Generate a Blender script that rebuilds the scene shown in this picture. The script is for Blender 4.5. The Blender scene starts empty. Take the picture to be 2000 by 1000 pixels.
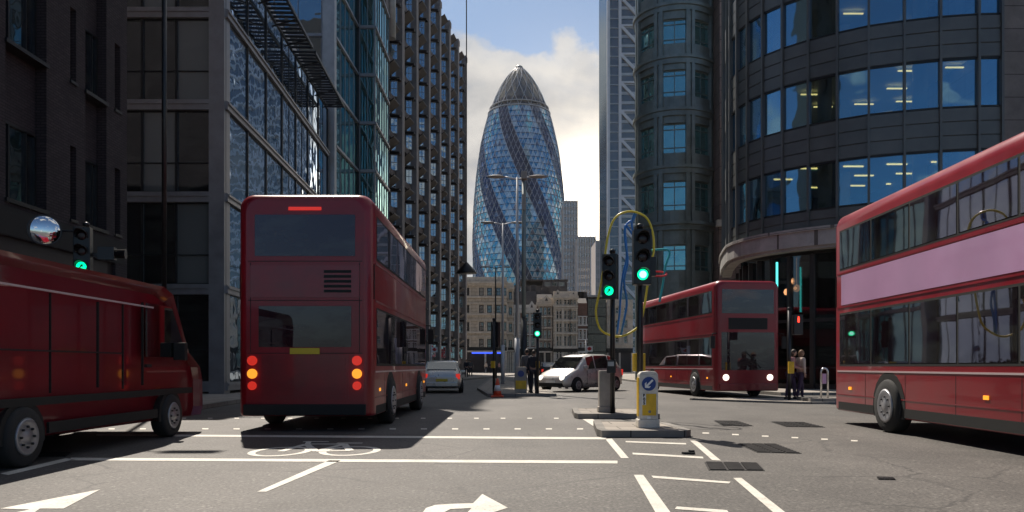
import bpy, bmesh, math, random
from mathutils import Vector, Matrix
random.seed(11)
S = bpy.context.scene
C = S.collection
R = math.radians

# ------------------------------------------------------------------ camera
F = 1500.0                      # focal length in photo pixels (2000 wide)
EYE = 1.2
cam_d = bpy.data.cameras.new('camera')
cam_d.sensor_width = 36.0
cam_d.lens = 36.0 * F / 2000.0
cam_d.shift_y = 215.0 / 2000.0
cam_d.clip_start = 0.05
cam_d.clip_end = 6000
cam = bpy.data.objects.new('camera', cam_d)
C.objects.link(cam)
cam.location = (0, 0, EYE)
cam.rotation_euler = (R(90), 0, 0)
S.camera = cam

# ------------------------------------------------------------------ light
SUN_AZ, SUN_EL = -20.0, 53.0     # degrees right of the view axis, above the horizon
sd = Vector((math.sin(R(SUN_AZ)) * math.cos(R(SUN_EL)), math.cos(R(SUN_AZ)) * math.cos(R(SUN_EL)), math.sin(R(SUN_EL))))
sun_d = bpy.data.lights.new('sun', 'SUN')
sun_d.energy = 4.8
sun_d.angle = R(0.6)
sun_d.color = (1.0, 0.91, 0.80)
sun = bpy.data.objects.new('sun', sun_d)
C.objects.link(sun)
sun.rotation_euler = (-sd).to_track_quat('-Z', 'Y').to_euler()

S.view_settings.view_transform = 'Standard'
S.view_settings.look = 'None'
S.view_settings.gamma = 1.0
S.view_settings.exposure = 0.5
S.render.engine = 'CYCLES'
S.cycles.use_denoising = True
S.cycles.max_bounces = 8
S.cycles.transparent_max_bounces = 12
S.cycles.caustics_reflective = False
S.cycles.caustics_refractive = False
S.cycles.sample_clamp_indirect = 6.0


class NT:
    """small helper to wire shader nodes"""
    def __init__(self, tree):
        self.t = tree
        tree.nodes.clear()

    def n(self, kind, **kw):
        node = self.t.nodes.new(kind)
        for k, v in kw.items():
            if k.startswith('i_'):
                k = k[2:]
                key = int(k) if k.isdigit() else k.replace('_', ' ')
                node.inputs[key].default_value = v
            else:
                setattr(node, k, v)
        return node

    def l(self, a, b):
        self.t.links.new(a, b)

    def val(self, sock, v):
        if hasattr(v, 'is_output') or isinstance(v, bpy.types.NodeSocket):
            self.l(v, sock)
        else:
            sock.default_value = v

    def math(self, op, a, b=0.0, c=None, clamp=False):
        m = self.t.nodes.new('ShaderNodeMath')
        m.operation = op
        m.use_clamp = clamp
        self.val(m.inputs[0], a)
        self.val(m.inputs[1], b)
        if c is not None:
            self.val(m.inputs[2], c)
        return m.outputs[0]

    def mix(self, f, a, b, blend='MIX'):
        m = self.t.nodes.new('ShaderNodeMix')
        m.data_type = 'RGBA'
        m.blend_type = blend
        self.val(m.inputs[0], f)
        self.val(m.inputs[6], a)
        self.val(m.inputs[7], b)
        return m.outputs[2]

    def ramp(self, fac, stops):
        r = self.t.nodes.new('ShaderNodeValToRGB')
        els = r.color_ramp.elements
        while len(els) < len(stops):
            els.new(0.5)
        for e, (p, c) in zip(els, stops):
            e.position = p
            e.color = (c, c, c, 1) if isinstance(c, (int, float)) else (*c, 1)
        self.l(fac, r.inputs[0])
        return r.outputs[0]

    def noise(self, vec, scale, detail=4, rough=0.55, dist=0.0):
        n = self.t.nodes.new('ShaderNodeTexNoise')
        n.inputs['Scale'].default_value = scale
        n.inputs['Detail'].default_value = detail
        n.inputs['Roughness'].default_value = rough
        n.inputs['Distortion'].default_value = dist
        if vec is not None:
            self.l(vec, n.inputs['Vector'])
        return n


# ------------------------------------------------------------------ world: clear blue sky with cumulus
W = bpy.data.worlds.new('World')
S.world = W
W.use_nodes = True
w = NT(W.node_tree)
out = w.n('ShaderNodeOutputWorld')
bg = w.n('ShaderNodeBackground')
sky = w.n('ShaderNodeTexSky', sky_type='NISHITA', sun_disc=False)
sky.sun_elevation = R(SUN_EL)
sky.sun_rotation = R(SUN_AZ)
sky.air_density = 1.0
sky.dust_density = 1.2
sky.ozone_density = 1.5
tc = w.n('ShaderNodeTexCoord')
mp = w.n('ShaderNodeMapping')
mp.inputs['Scale'].default_value = (1.0, 1.0, 1.55)
mp.inputs['Location'].default_value = (0.39, 0.0, 0.14)
w.l(tc.outputs['Generated'], mp.inputs[0])
n1 = w.noise(mp.outputs[0], 4.6, 9, 0.55, 0.15)
n2 = w.noise(mp.outputs[0], 17.0, 6, 0.6)
mp2 = w.n('ShaderNodeMapping')
mp2.inputs['Scale'].default_value = (1.0, 1.0, 1.55)
mp2.inputs['Location'].default_value = (0.39 - 0.02, 0.0, 0.14 + 0.05)
w.l(tc.outputs['Generated'], mp2.inputs[0])
n3 = w.noise(mp2.outputs[0], 4.6, 9, 0.55, 0.15)
sep = w.n('ShaderNodeSeparateXYZ')
w.l(tc.outputs['Generated'], sep.inputs[0])
elev = sep.outputs[2]
cover = w.ramp(elev, [(0.0, 0.17), (0.30, 0.15), (0.42, 0.0), (0.50, 0.0), (0.62, 0.16)])  # last stop adds unseen overhead cloud as neutral fill light
side = w.math('MULTIPLY', w.ramp(w.math('MULTIPLY_ADD', sep.outputs[1], 0.5, 0.5), [(0.30, 1.0), (0.62, 0.0)]), -0.19)
dens = w.math('ADD', w.math('ADD', n1.outputs[0], cover), side)
cl = w.ramp(dens, [(0.535, 0.0), (0.585, 0.85), (0.68, 1.0)])
shade = w.math('SUBTRACT', n1.outputs[0], n3.outputs[0])
shade = w.math('MULTIPLY_ADD', shade, 3.6, 0.58, clamp=True)
shade = w.math('MULTIPLY_ADD', n2.outputs[0], 0.35, w.math('SUBTRACT', shade, 0.17), clamp=True)
ccol = w.mix(shade, (2.3, 2.6, 3.1, 1), (6.1, 6.0, 5.85, 1))
blue = w.mix(1.0, sky.outputs[0], (0.66, 0.80, 0.90, 1), 'MULTIPLY')
base = w.mix(cl, blue, ccol)
# warm sun glare painted into the low sky, right of the glass tower
gd = Vector((165, 1500, 300)).normalized()
dot = w.n('ShaderNodeVectorMath', operation='DOT_PRODUCT')
w.l(tc.outputs['Generated'], dot.inputs[0])
dot.inputs[1].default_value = gd
g = w.math('POWER', w.math('MAXIMUM', dot.outputs['Value'], 0.0), 700.0)
g2 = w.math('POWER', w.math('MAXIMUM', dot.outputs['Value'], 0.0), 75.0)
glow = w.math('MULTIPLY_ADD', g, 60.0, w.math('MULTIPLY', g2, 6.0))
gcol = w.mix(1.0, (1.0, 0.84, 0.62, 1), (0, 0, 0, 1), 'ADD')
gl = w.n('ShaderNodeVectorMath', operation='SCALE')
w.l(gcol, gl.inputs[0])
w.l(glow, gl.inputs['Scale'])
add = w.n('ShaderNodeVectorMath', operation='ADD')
w.l(base, add.inputs[0])
w.l(gl.outputs[0], add.inputs[1])
w.l(add.outputs[0], bg.inputs[0])
bg.inputs[1].default_value = 0.075
w.l(bg.outputs[0], out.inputs[0])


# ------------------------------------------------------------------ materials
MATS = {}


def pbr(name, col, rough=0.6, metal=0.0, var=0.0, scale=3.0, bump=0.0, bscale=40.0, spec=0.5, coat=0.0, grime=0.0, emit=None, es=0.0):
    """principled material with procedural tone variation, grime and micro bump"""
    if name in MATS:
        return MATS[name]
    m = bpy.data.materials.new(name)
    m.use_nodes = True
    t = NT(m.node_tree)
    o = t.n('ShaderNodeOutputMaterial')
    p = t.n('ShaderNodeBsdfPrincipled')
    t.l(p.outputs[0], o.inputs[0])
    p.inputs['Roughness'].default_value = rough
    p.inputs['Metallic'].default_value = metal
    p.inputs['Specular IOR Level'].default_value = spec
    p.inputs['Coat Weight'].default_value = coat
    p.inputs['Coat Roughness'].default_value = 0.05
    c = (*col, 1)
    tcn = t.n('ShaderNodeTexCoord')
    if var or grime:
        nz = t.noise(tcn.outputs['Object'], scale, 6, 0.62)
        f = t.ramp(nz.outputs[0], [(0.3, 0.0), (0.7, 1.0)])
        lo = tuple(x * (1 - var) for x in col)
        hi = tuple(min(1, x * (1 + var)) for x in col)
        cc = t.mix(f, (*lo, 1), (*hi, 1))
        if grime:
            nz2 = t.noise(tcn.outputs['Object'], scale * 0.35, 8, 0.7, 0.6)
            f2 = t.ramp(nz2.outputs[0], [(0.45, 0.0), (0.75, grime)])
            cc = t.mix(f2, cc, (0.03, 0.028, 0.025, 1))
        t.l(cc, p.inputs['Base Color'])
        rr = t.math('MULTIPLY_ADD', f, 0.12, rough - 0.06, clamp=True)
        t.l(rr, p.inputs['Roughness'])
    else:
        p.inputs['Base Color'].default_value = c
    if bump:
        nb = t.noise(tcn.outputs['Object'], bscale, 5, 0.6)
        b = t.n('ShaderNodeBump')
        b.inputs['Strength'].default_value = bump
        b.inputs['Distance'].default_value = 0.02
        t.l(nb.outputs[0], b.inputs['Height'])
        t.l(b.outputs[0], p.inputs['Normal'])
    if emit:
        p.inputs['Emission Color'].default_value = (*emit, 1)
        p.inputs['Emission Strength'].default_value = es
    MATS[name] = m
    return m


def glass(name, tint=(0.6, 0.75, 0.9), inner=(0.012, 0.014, 0.016), refl=0.3, wav=0.02, wscale=0.7, rough=0.02, see=False, blinds=0.0):
    """coated window glass: mirror of the street over a dark interior (or see-through)"""
    if name in MATS:
        return MATS[name]
    m = bpy.data.materials.new(name)
    m.use_nodes = True
    t = NT(m.node_tree)
    o = t.n('ShaderNodeOutputMaterial')
    gl_ = t.n('ShaderNodeBsdfGlossy')
    gl_.inputs['Color'].default_value = (*tint, 1)
    gl_.inputs['Roughness'].default_value = rough
    tcn = t.n('ShaderNodeTexCoord')
    oi = t.n('ShaderNodeObjectInfo')
    if wav:
        ad = t.n('ShaderNodeVectorMath', operation='MULTIPLY_ADD')
        t.l(tcn.outputs['Object'], ad.inputs[0])
        ad.inputs[1].default_value = (1, 1, 1)
        sc = t.n('ShaderNodeVectorMath', operation='SCALE')
        sc.inputs[0].default_value = (37, 19, 53)
        t.l(oi.outputs['Random'], sc.inputs['Scale'])
        t.l(sc.outputs[0], ad.inputs[2])
        nz = t.noise(ad.outputs[0], wscale, 2, 0.4)
        b = t.n('ShaderNodeBump')
        b.inputs['Strength'].default_value = 1.0
        b.inputs['Distance'].default_value = wav
        t.l(nz.outputs[0], b.inputs['Height'])
        t.l(b.outputs[0], gl_.inputs['Normal'])
    lw = t.n('ShaderNodeLayerWeight')
    lw.inputs['Blend'].default_value = 0.35
    fac = t.math('MULTIPLY_ADD', lw.outputs['Facing'], 0.85 - refl * 0.5, refl, clamp=True)
    if see:
        back = t.n('ShaderNodeBsdfTransparent')
        back.inputs[0].default_value = (*inner, 1)
        bo = back.outputs[0]
    else:
        back = t.n('ShaderNodeBsdfDiffuse')
        f = t.math('MULTIPLY_ADD', oi.outputs['Random'], 1.2, 0.4)
        sc2 = t.n('ShaderNodeVectorMath', operation='SCALE')
        sc2.inputs[0].default_value = inner
        t.l(f, sc2.inputs['Scale'])
        colr = sc2.outputs[0]
        mpi = t.n('ShaderNodeMapping')
        mpi.inputs['Scale'].default_value = (0.9, 0.9, 2.6)
        t.l(tcn.outputs['Object'], mpi.inputs[0])
        addv = t.n('ShaderNodeVectorMath', operation='ADD')
        t.l(mpi.outputs[0], addv.inputs[0])
        scv = t.n('ShaderNodeVectorMath', operation='SCALE')
        scv.inputs[0].default_value = (11, 23, 31)
        t.l(oi.outputs['Random'], scv.inputs['Scale'])
        t.l(scv.outputs[0], addv.inputs[1])
        nin = t.noise(addv.outputs[0], 1.1, 3, 0.6)
        fin = t.ramp(nin.outputs[0], [(0.46, 0.0), (0.60, 1.0)])
        colr = t.mix(t.math('MULTIPLY', fin, 0.55), colr, (0.055, 0.060, 0.050, 1))
        if blinds:
            gt = t.math('GREATER_THAN', oi.outputs['Random'], 1 - blinds)
            colr = t.mix(gt, colr, (0.16, 0.17, 0.16, 1))
        t.l(colr, back.inputs[0])
        bo = back.outputs[0]
    mx = t.n('ShaderNodeMixShader')
    t.l(fac, mx.inputs[0])
    t.l(bo, mx.inputs[1])
    t.l(gl_.outputs[0], mx.inputs[2])
    t.l(mx.outputs[0], o.inputs[0])
    MATS[name] = m
    return m


def masonry(name, c1, c2, mortar, bw, bh, msize, axis='xz', rough=0.85, bump=0.4, offset=0.5):
    """brick or stone blocks; axis says which object axes run along and up the wall"""
    if name in MATS:
        return MATS[name]
    m = bpy.data.materials.new(name)
    m.use_nodes = True
    t = NT(m.node_tree)
    o = t.n('ShaderNodeOutputMaterial')
    p = t.n('ShaderNodeBsdfPrincipled')
    t.l(p.outputs[0], o.inputs[0])
    p.inputs['Roughness'].default_value = rough
    p.inputs['Specular IOR Level'].default_value = 0.3
    tcn = t.n('ShaderNodeTexCoord')
    sp = t.n('ShaderNodeSeparateXYZ')
    t.l(tcn.outputs['Object'], sp.inputs[0])
    cb = t.n('ShaderNodeCombineXYZ')
    if axis == 'floor':
        t.l(sp.outputs[0], cb.inputs[0])
        t.l(sp.outputs[1], cb.inputs[1])
    else:
        s = t.math('ADD', sp.outputs[0], sp.outputs[1])
        t.l(s, cb.inputs[0])
        t.l(sp.outputs[2], cb.inputs[1])
    br = t.n('ShaderNodeTexBrick')
    br.offset = offset
    br.inputs['Scale'].default_value = 1.0
    br.inputs['Brick Width'].default_value = bw
    br.inputs['Row Height'].default_value = bh
    br.inputs['Mortar Size'].default_value = msize
    br.inputs['Mortar Smooth'].default_value = 0.1
    br.inputs['Color1'].default_value = (*c1, 1)
    br.inputs['Color2'].default_value = (*c2, 1)
    br.inputs['Mortar'].default_value = (*mortar, 1)
    t.l(cb.outputs[0], br.inputs['Vector'])
    nz = t.noise(tcn.outputs['Object'], 1.2, 8, 0.7)
    f = t.ramp(nz.outputs[0], [(0.3, 0.72), (0.7, 1.15)])
    cc = t.mix(1.0, br.outputs['Color'], f, 'MULTIPLY')
    t.l(cc, p.inputs['Base Color'])
    b = t.n('ShaderNodeBump')
    b.inputs['Strength'].default_value = bump
    b.inputs['Distance'].default_value = 0.01
    inv = t.math('SUBTRACT', 1.0, br.outputs['Fac'])
    nf = t.noise(tcn.outputs['Object'], 45, 4, 0.6)
    h = t.math('MULTIPLY_ADD', nf.outputs[0], 0.4, inv)
    t.l(h, b.inputs['Height'])
    t.l(b.outputs[0], p.inputs['Normal'])
    MATS[name] = m
    return m


def asphalt():
    m = bpy.data.materials.new('asphalt')
    m.use_nodes = True
    t = NT(m.node_tree)
    o = t.n('ShaderNodeOutputMaterial')
    p = t.n('ShaderNodeBsdfPrincipled')
    t.l(p.outputs[0], o.inputs[0])
    tcn = t.n('ShaderNodeTexCoord')
    v = tcn.outputs['Object']
    fine = t.noise(v, 30, 4, 0.8)
    vor = t.n('ShaderNodeTexVoronoi')
    vor.inputs['Scale'].default_value = 38
    t.l(v, vor.inputs['Vector'])
    big = t.noise(v, 0.35, 7, 0.65, 0.4)
    mid = t.noise(v, 2.6, 6, 0.7)
    f = t.ramp(fine.outputs[0], [(0.34, 0.0), (0.66, 1.0)])
    c = t.mix(f, (0.022, 0.020, 0.019, 1), (0.160, 0.147, 0.132, 1))
    sp = t.ramp(vor.outputs['Color'], [(0.80, 0.0), (0.9, 0.55)])
    c = t.mix(sp, c, (0.25, 0.235, 0.21, 1))
    c = t.mix(1.0, c, t.ramp(big.outputs[0], [(0.28, 0.60), (0.70, 1.20)]), 'MULTIPLY')
    c = t.mix(1.0, c, t.ramp(mid.outputs[0], [(0.3, 0.84), (0.7, 1.12)]), 'MULTIPLY')
    # fine cracks and old seams
    vc = t.n('ShaderNodeTexVoronoi', feature='DISTANCE_TO_EDGE')
    vc.inputs['Scale'].default_value = 0.42
    wob = t.n('ShaderNodeVectorMath', operation='MULTIPLY_ADD')
    t.l(mid.outputs['Color'], wob.inputs[0])
    wob.inputs[1].default_value = (0.35, 0.35, 0.0)
    t.l(v, wob.inputs[2])
    t.l(wob.outputs[0], vc.inputs['Vector'])
    ck = t.ramp(vc.outputs['Distance'], [(0.004, 1.0), (0.010, 0.0)])
    ckm = t.math('MULTIPLY', ck, t.ramp(big.outputs[0], [(0.45, 0.0), (0.6, 0.7)]))
    c = t.mix(ckm, c, (0.018, 0.017, 0.016, 1))
    oil = t.ramp(t.noise(v, 0.9, 5, 0.7, 0.5).outputs[0], [(0.60, 0.0), (0.72, 0.5)])
    c = t.mix(oil, c, (0.03, 0.028, 0.026, 1))
    # dark tyre tracks along the lanes
    sx = t.n('ShaderNodeSeparateXYZ')
    t.l(v, sx.inputs[0])
    wv = t.math('SINE', t.math('MULTIPLY', t.math('MULTIPLY_ADD', sx.outputs[1], -0.05, sx.outputs[0]), 3.7))
    wv = t.math('MULTIPLY_ADD', wv, 0.07, 0.95)
    c = t.mix(1.0, c, wv, 'MULTIPLY')
    t.l(c, p.inputs['Base Color'])
    t.l(t.math('MULTIPLY_ADD', mid.outputs[0], 0.25, 0.52), p.inputs['Roughness'])
    p.inputs['Specular IOR Level'].default_value = 0.45
    b = t.n('ShaderNodeBump')
    b.inputs['Strength'].default_value = 0.55
    b.inputs['Distance'].default_value = 0.012
    t.l(fine.outputs[0], b.inputs['Height'])
    t.l(b.outputs[0], p.inputs['Normal'])
    return m


def paint_mark():
    m = bpy.data.materials.new('road_paint')
    m.use_nodes = True
    t = NT(m.node_tree)
    o = t.n('ShaderNodeOutputMaterial')
    p = t.n('ShaderNodeBsdfPrincipled')
    tr = t.n('ShaderNodeBsdfTransparent')
    mx = t.n('ShaderNodeMixShader')
    tcn = t.n('ShaderNodeTexCoord')
    v = tcn.outputs['Object']
    a = t.noise(v, 3.0, 7, 0.75)
    f = t.noise(v, 46, 3, 0.7)
    c = t.ramp(a.outputs[0], [(0.3, (0.50, 0.47, 0.41)), (0.65, (0.74, 0.70, 0.62))])
    c = t.mix(1.0, c, t.ramp(f.outputs[0], [(0.3, 0.72), (0.6, 1.0)]), 'MULTIPLY')
    t.l(c, p.inputs['Base Color'])
    p.inputs['Roughness'].default_value = 0.6
    wear = t.math('MULTIPLY_ADD', a.outputs[0], 0.5, t.math('MULTIPLY', f.outputs[0], 0.5))
    k = t.ramp(wear, [(0.325, 0.0), (0.385, 1.0)])
    t.l(k, mx.inputs[0])
    t.l(tr.outputs[0], mx.inputs[1])
    t.l(p.outputs[0], mx.inputs[2])
    t.l(mx.outputs[0], o.inputs[0])
    return m


M = {
    'asphalt': asphalt(),
    'mark': paint_mark(),
    'brick_dark': masonry('brick_dark', (0.060, 0.048, 0.052), (0.040, 0.033, 0.038), (0.022, 0.02, 0.021), 0.225, 0.075, 0.011),
    'brick_red': masonry('brick_red', (0.20, 0.085, 0.06), (0.15, 0.06, 0.045), (0.18, 0.15, 0.12), 0.225, 0.075, 0.01),
    'stone_cream': masonry('stone_cream', (0.58, 0.49, 0.39), (0.52, 0.44, 0.35), (0.18, 0.15, 0.12), 1.1, 0.55, 0.02),
    'stone_trim': pbr('stone_trim', (0.62, 0.54, 0.45), 0.8, var=0.2, scale=2.0, grime=0.35),
    'granite_brown': masonry('granite_brown', (0.29, 0.205, 0.175), (0.25, 0.175, 0.15), (0.05, 0.04, 0.035), 1.3, 0.95, 0.02, rough=0.5, offset=0.0),
    'granite_grey': masonry('granite_grey', (0.20, 0.185, 0.17), (0.175, 0.16, 0.15), (0.06, 0.055, 0.05), 1.35, 0.98, 0.02, rough=0.55, offset=0.0),
    'ledge_stone': masonry('ledge_stone', (0.42, 0.41, 0.39), (0.38, 0.37, 0.35), (0.12, 0.11, 0.1), 1.2, 1.5, 0.014, rough=0.65, offset=0.0),
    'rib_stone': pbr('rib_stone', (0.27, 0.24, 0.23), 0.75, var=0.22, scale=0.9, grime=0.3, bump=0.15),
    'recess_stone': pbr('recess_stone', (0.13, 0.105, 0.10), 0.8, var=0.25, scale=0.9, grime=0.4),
    'spandrel_bronze': pbr('spandrel_bronze', (0.035, 0.028, 0.026), 0.5, metal=0.2, var=0.25, scale=1.5),
    'panel_dark': pbr('panel_dark', (0.115, 0.122, 0.120), 0.42, metal=0.35, var=0.16, scale=1.1),
    'metal_dark': pbr('metal_dark', (0.025, 0.026, 0.028), 0.42, metal=0.5, var=0.2, scale=4),
    'metal_grey': pbr('metal_grey', (0.30, 0.29, 0.295), 0.42, metal=0.6, var=0.14, scale=2),
    'metal_pale': pbr('metal_pale', (0.42, 0.42, 0.42), 0.4, metal=0.5, var=0.14, scale=2),
    'turret_green': pbr('turret_green', (0.20, 0.235, 0.225), 0.4, metal=0.3, var=0.25, scale=1.4, grime=0.2),
    'white_steel': pbr('white_steel', (0.62, 0.63, 0.66), 0.45, var=0.08, scale=0.2),
    'slab': masonry('slab', (0.34, 0.305, 0.265), (0.29, 0.26, 0.23), (0.12, 0.11, 0.1), 0.75, 0.6, 0.012, axis='floor', bump=0.2),
    'tactile': masonry('tactile', (0.25, 0.16, 0.13), (0.22, 0.14, 0.115), (0.10, 0.07, 0.06), 0.4, 0.4, 0.012, axis='floor', offset=0.0),
    'kerb': masonry('kerb', (0.25, 0.235, 0.215), (0.20, 0.19, 0.175), (0.06, 0.055, 0.05), 0.9, 5.0, 0.012, axis='xz', bump=0.3),
    'black_paint': pbr('black_paint', (0.012, 0.012, 0.013), 0.35, var=0.3, scale=6, bump=0.05),
    'black_matt': pbr('black_matt', (0.010, 0.010, 0.010), 0.75),
    'wheel_rim': pbr('wheel_rim', (0.40, 0.40, 0.42), 0.4, metal=0.6, grime=0.3),
    'rubber': pbr('rubber', (0.020, 0.020, 0.020), 0.85, bump=0.2),
    'steel': pbr('steel', (0.55, 0.55, 0.56), 0.22, metal=1.0, var=0.1),
    'galv': pbr('galv', (0.50, 0.51, 0.53), 0.45, metal=0.35, var=0.15, scale=2),
    'pole_green': pbr('pole_green', (0.22, 0.26, 0.25), 0.5, metal=0.3, var=0.15),
    'yellow': pbr('yellow', (0.72, 0.45, 0.02), 0.45, var=0.15, scale=5, grime=0.25),
    'tube_yellow': pbr('tube_yellow', (0.78, 0.62, 0.05), 0.4, var=0.06),
    'tube_blue': pbr('tube_blue', (0.03, 0.20, 0.55), 0.4, var=0.06),
    'tube_teal': pbr('tube_teal', (0.03, 0.38, 0.40), 0.4),
    'tube_red': pbr('tube_red', (0.65, 0.02, 0.03), 0.4),
    'white_plastic': pbr('white_plastic', (0.72, 0.68, 0.60), 0.5, var=0.12, scale=5, grime=0.3),
    'grey_plastic': pbr('grey_plastic', (0.36, 0.33, 0.29), 0.6, var=0.15, scale=4, grime=0.35),
    'sign_blue': pbr('sign_blue', (0.010, 0.045, 0.23), 0.4),
    'sign_white': pbr('sign_white', (0.80, 0.80, 0.78), 0.45),
    'sign_red': pbr('sign_red', (0.60, 0.012, 0.02), 0.4),
    'bus_red': pbr('bus_red', (0.25, 0.003, 0.012), 0.34, var=0.14, scale=1.3, coat=0.25, grime=0.22),
    'bus_dark_red': pbr('bus_dark_red', (0.22, 0.004, 0.012), 0.35, var=0.15, coat=0.5, grime=0.2),
    'bus_trim': pbr('bus_trim', (0.70, 0.55, 0.55), 0.35, metal=0.3),
    'bus_roof': pbr('bus_roof', (0.55, 0.40, 0.42), 0.4, var=0.1),
    'lilac': pbr('lilac', (0.56, 0.32, 0.52), 0.35, var=0.10, scale=0.6, coat=0.5),
    'lamp_red': pbr('lamp_red', (0.5, 0.01, 0.01), 0.25, emit=(1.0, 0.05, 0.03), es=0.35),
    'lamp_amber': pbr('lamp_amber', (0.7, 0.25, 0.02), 0.25, emit=(1.0, 0.36, 0.03), es=0.8),
    'lamp_white': pbr('lamp_white', (0.8, 0.8, 0.75), 0.2, emit=(1.0, 0.93, 0.8), es=1.2),
    'sig_green': pbr('sig_green', (0.0, 0.5, 0.25), 0.3, emit=(0.0, 1.0, 0.38), es=1.25),
    'sig_green_core': pbr('sig_green_core', (0.3, 0.9, 0.7), 0.3, emit=(0.35, 1.0, 0.72), es=1.6),
    'sig_red_on': pbr('sig_red_on', (0.6, 0.0, 0.0), 0.3, emit=(1.0, 0.04, 0.02), es=2.5),
    'sig_off': pbr('sig_off', (0.020, 0.012, 0.012), 0.25),
    'car_silver': pbr('car_silver', (0.56, 0.54, 0.50), 0.3, metal=0.55, coat=0.8, var=0.05),
    'car_white': pbr('car_white', (0.70, 0.66, 0.62), 0.3, metal=0.3, coat=0.8, var=0.06),
    'van_red': pbr('van_red', (0.17, 0.003, 0.012), 0.34, var=0.14, scale=1.0, coat=0.6, grime=0.25),
    'cone_orange': pbr('cone_orange', (0.75, 0.09, 0.03), 0.5, var=0.15, grime=0.2),
    'plate_yellow': pbr('plate_yellow', (0.65, 0.48, 0.03), 0.5),
    'skin': pbr('skin', (0.45, 0.27, 0.20), 0.55, var=0.08),
    'hair_dark': pbr('hair_dark', (0.035, 0.022, 0.016), 0.6),
    'hair_fair': pbr('hair_fair', (0.22, 0.12, 0.06), 0.6),
    'cloth_navy': pbr('cloth_navy', (0.020, 0.022, 0.035), 0.85, var=0.2, scale=8),
    'cloth_purple': pbr('cloth_purple', (0.045, 0.025, 0.06), 0.85, var=0.2, scale=8),
    'cloth_beige': pbr('cloth_beige', (0.52, 0.42, 0.35), 0.85, var=0.12, scale=8),
    'cloth_pink': pbr('cloth_pink', (0.40, 0.20, 0.19), 0.85, var=0.12, scale=8),
    'cloth_grey': pbr('cloth_grey', (0.10, 0.10, 0.11), 0.85, var=0.2, scale=8),
    'shoe': pbr('shoe', (0.02, 0.018, 0.018), 0.6),
    'drain_iron': pbr('drain_iron', (0.020, 0.018, 0.018), 0.6, metal=0.4, var=0.3, scale=9),
    'roof_dark': pbr('roof_dark', (0.075, 0.065, 0.062), 0.8, var=0.25, scale=0.8),
    'hazy_tower': pbr('hazy_tower', (0.62, 0.54, 0.49), 0.6, var=0.06, scale=0.02),  # base colour lightened to carry the sun glare and haze
    'white_frame': pbr('white_frame', (0.62, 0.60, 0.57), 0.55, var=0.1),
    'shop_dark': pbr('shop_dark', (0.022, 0.016, 0.017), 0.5, var=0.3, scale=2),
    'inner_white': pbr('inner_white', (0.62, 0.66, 0.64), 0.7),
    'inner_dark': pbr('inner_dark', (0.035, 0.034, 0.032), 0.8, var=0.4, scale=0.7),
    'ceiling_lamp': pbr('ceiling_lamp', (0.9, 0.8, 0.5), 0.5, emit=(1.0, 0.78, 0.30), es=1.5),
    'warm_lamp': pbr('warm_lamp', (0.9, 0.5, 0.3), 0.5, emit=(1.0, 0.45, 0.18), es=0.7),
    'teal_lamp': pbr('teal_lamp', (0.1, 0.8, 0.7), 0.4, emit=(0.1, 0.95, 0.85), es=1.3),
    'blue_lamp': pbr('blue_lamp', (0.05, 0.1, 0.8), 0.4, emit=(0.05, 0.12, 1.0), es=1.0),
    'pale_panel': pbr('pale_panel', (0.36, 0.38, 0.33), 0.6, var=0.1),
    'gherkin_cap': pbr('gherkin_cap', (0.30, 0.30, 0.27), 0.35, metal=0.4),
    'mirror': pbr('mirror', (0.85, 0.85, 0.85), 0.03, metal=1.0),
    'g_dark': glass('g_dark', (0.55, 0.62, 0.68), (0.010, 0.011, 0.013), 0.16, 0.012, 0.9, blinds=0.15),
    'g_blue': glass('g_blue', (0.50, 0.68, 0.80), (0.012, 0.020, 0.026), 0.42, 0.03, 0.8),
    'g_wavy': glass('g_wavy', (0.70, 0.82, 0.95), (0.010, 0.020, 0.030), 0.58, 0.016, 0.8),
    'g_teal': glass('g_teal', (0.42, 0.68, 0.70), (0.010, 0.045, 0.050), 0.34, 0.02, 0.6),
    'g_turret': glass('g_turret', (0.42, 0.80, 0.86), (0.05, 0.20, 0.18), 0.42, 0.03, 0.8),
    'g_clear': glass('g_clear', (0.34, 0.68, 0.97), (0.72, 0.78, 0.76), 0.25, 0.02, 0.55, see=True),
    'g_shop': glass('g_shop', (0.5, 0.55, 0.58), (0.42, 0.44, 0.42), 0.12, 0.01, 0.5, see=True),
    'g_bus': glass('g_bus', (0.62, 0.56, 0.62), (0.016, 0.009, 0.012), 0.07, 0.006, 0.5),
    'g_car': glass('g_car', (0.75, 0.78, 0.80), (0.010, 0.010, 0.011), 0.14, 0.0),
    'g_bay': glass('g_bay', (0.60, 0.76, 0.88), (0.02, 0.035, 0.05), 0.42, 0.03, 0.9),
    'g_braced': glass('g_braced', (0.36, 0.42, 0.46), (0.045, 0.060, 0.072), 0.24, 0.0, 1, rough=0.12),
    'g_far': glass('g_far', (0.75, 0.75, 0.75), (0.26, 0.24, 0.23), 0.30, 0.0, 1, rough=0.2),  # far tower glass, glare and haze lightened into its interior tone
    'g_street': glass('g_street', (0.55, 0.60, 0.66), (0.012, 0.011, 0.011), 0.18, 0.02, 0.8, blinds=0.2),
}


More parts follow.
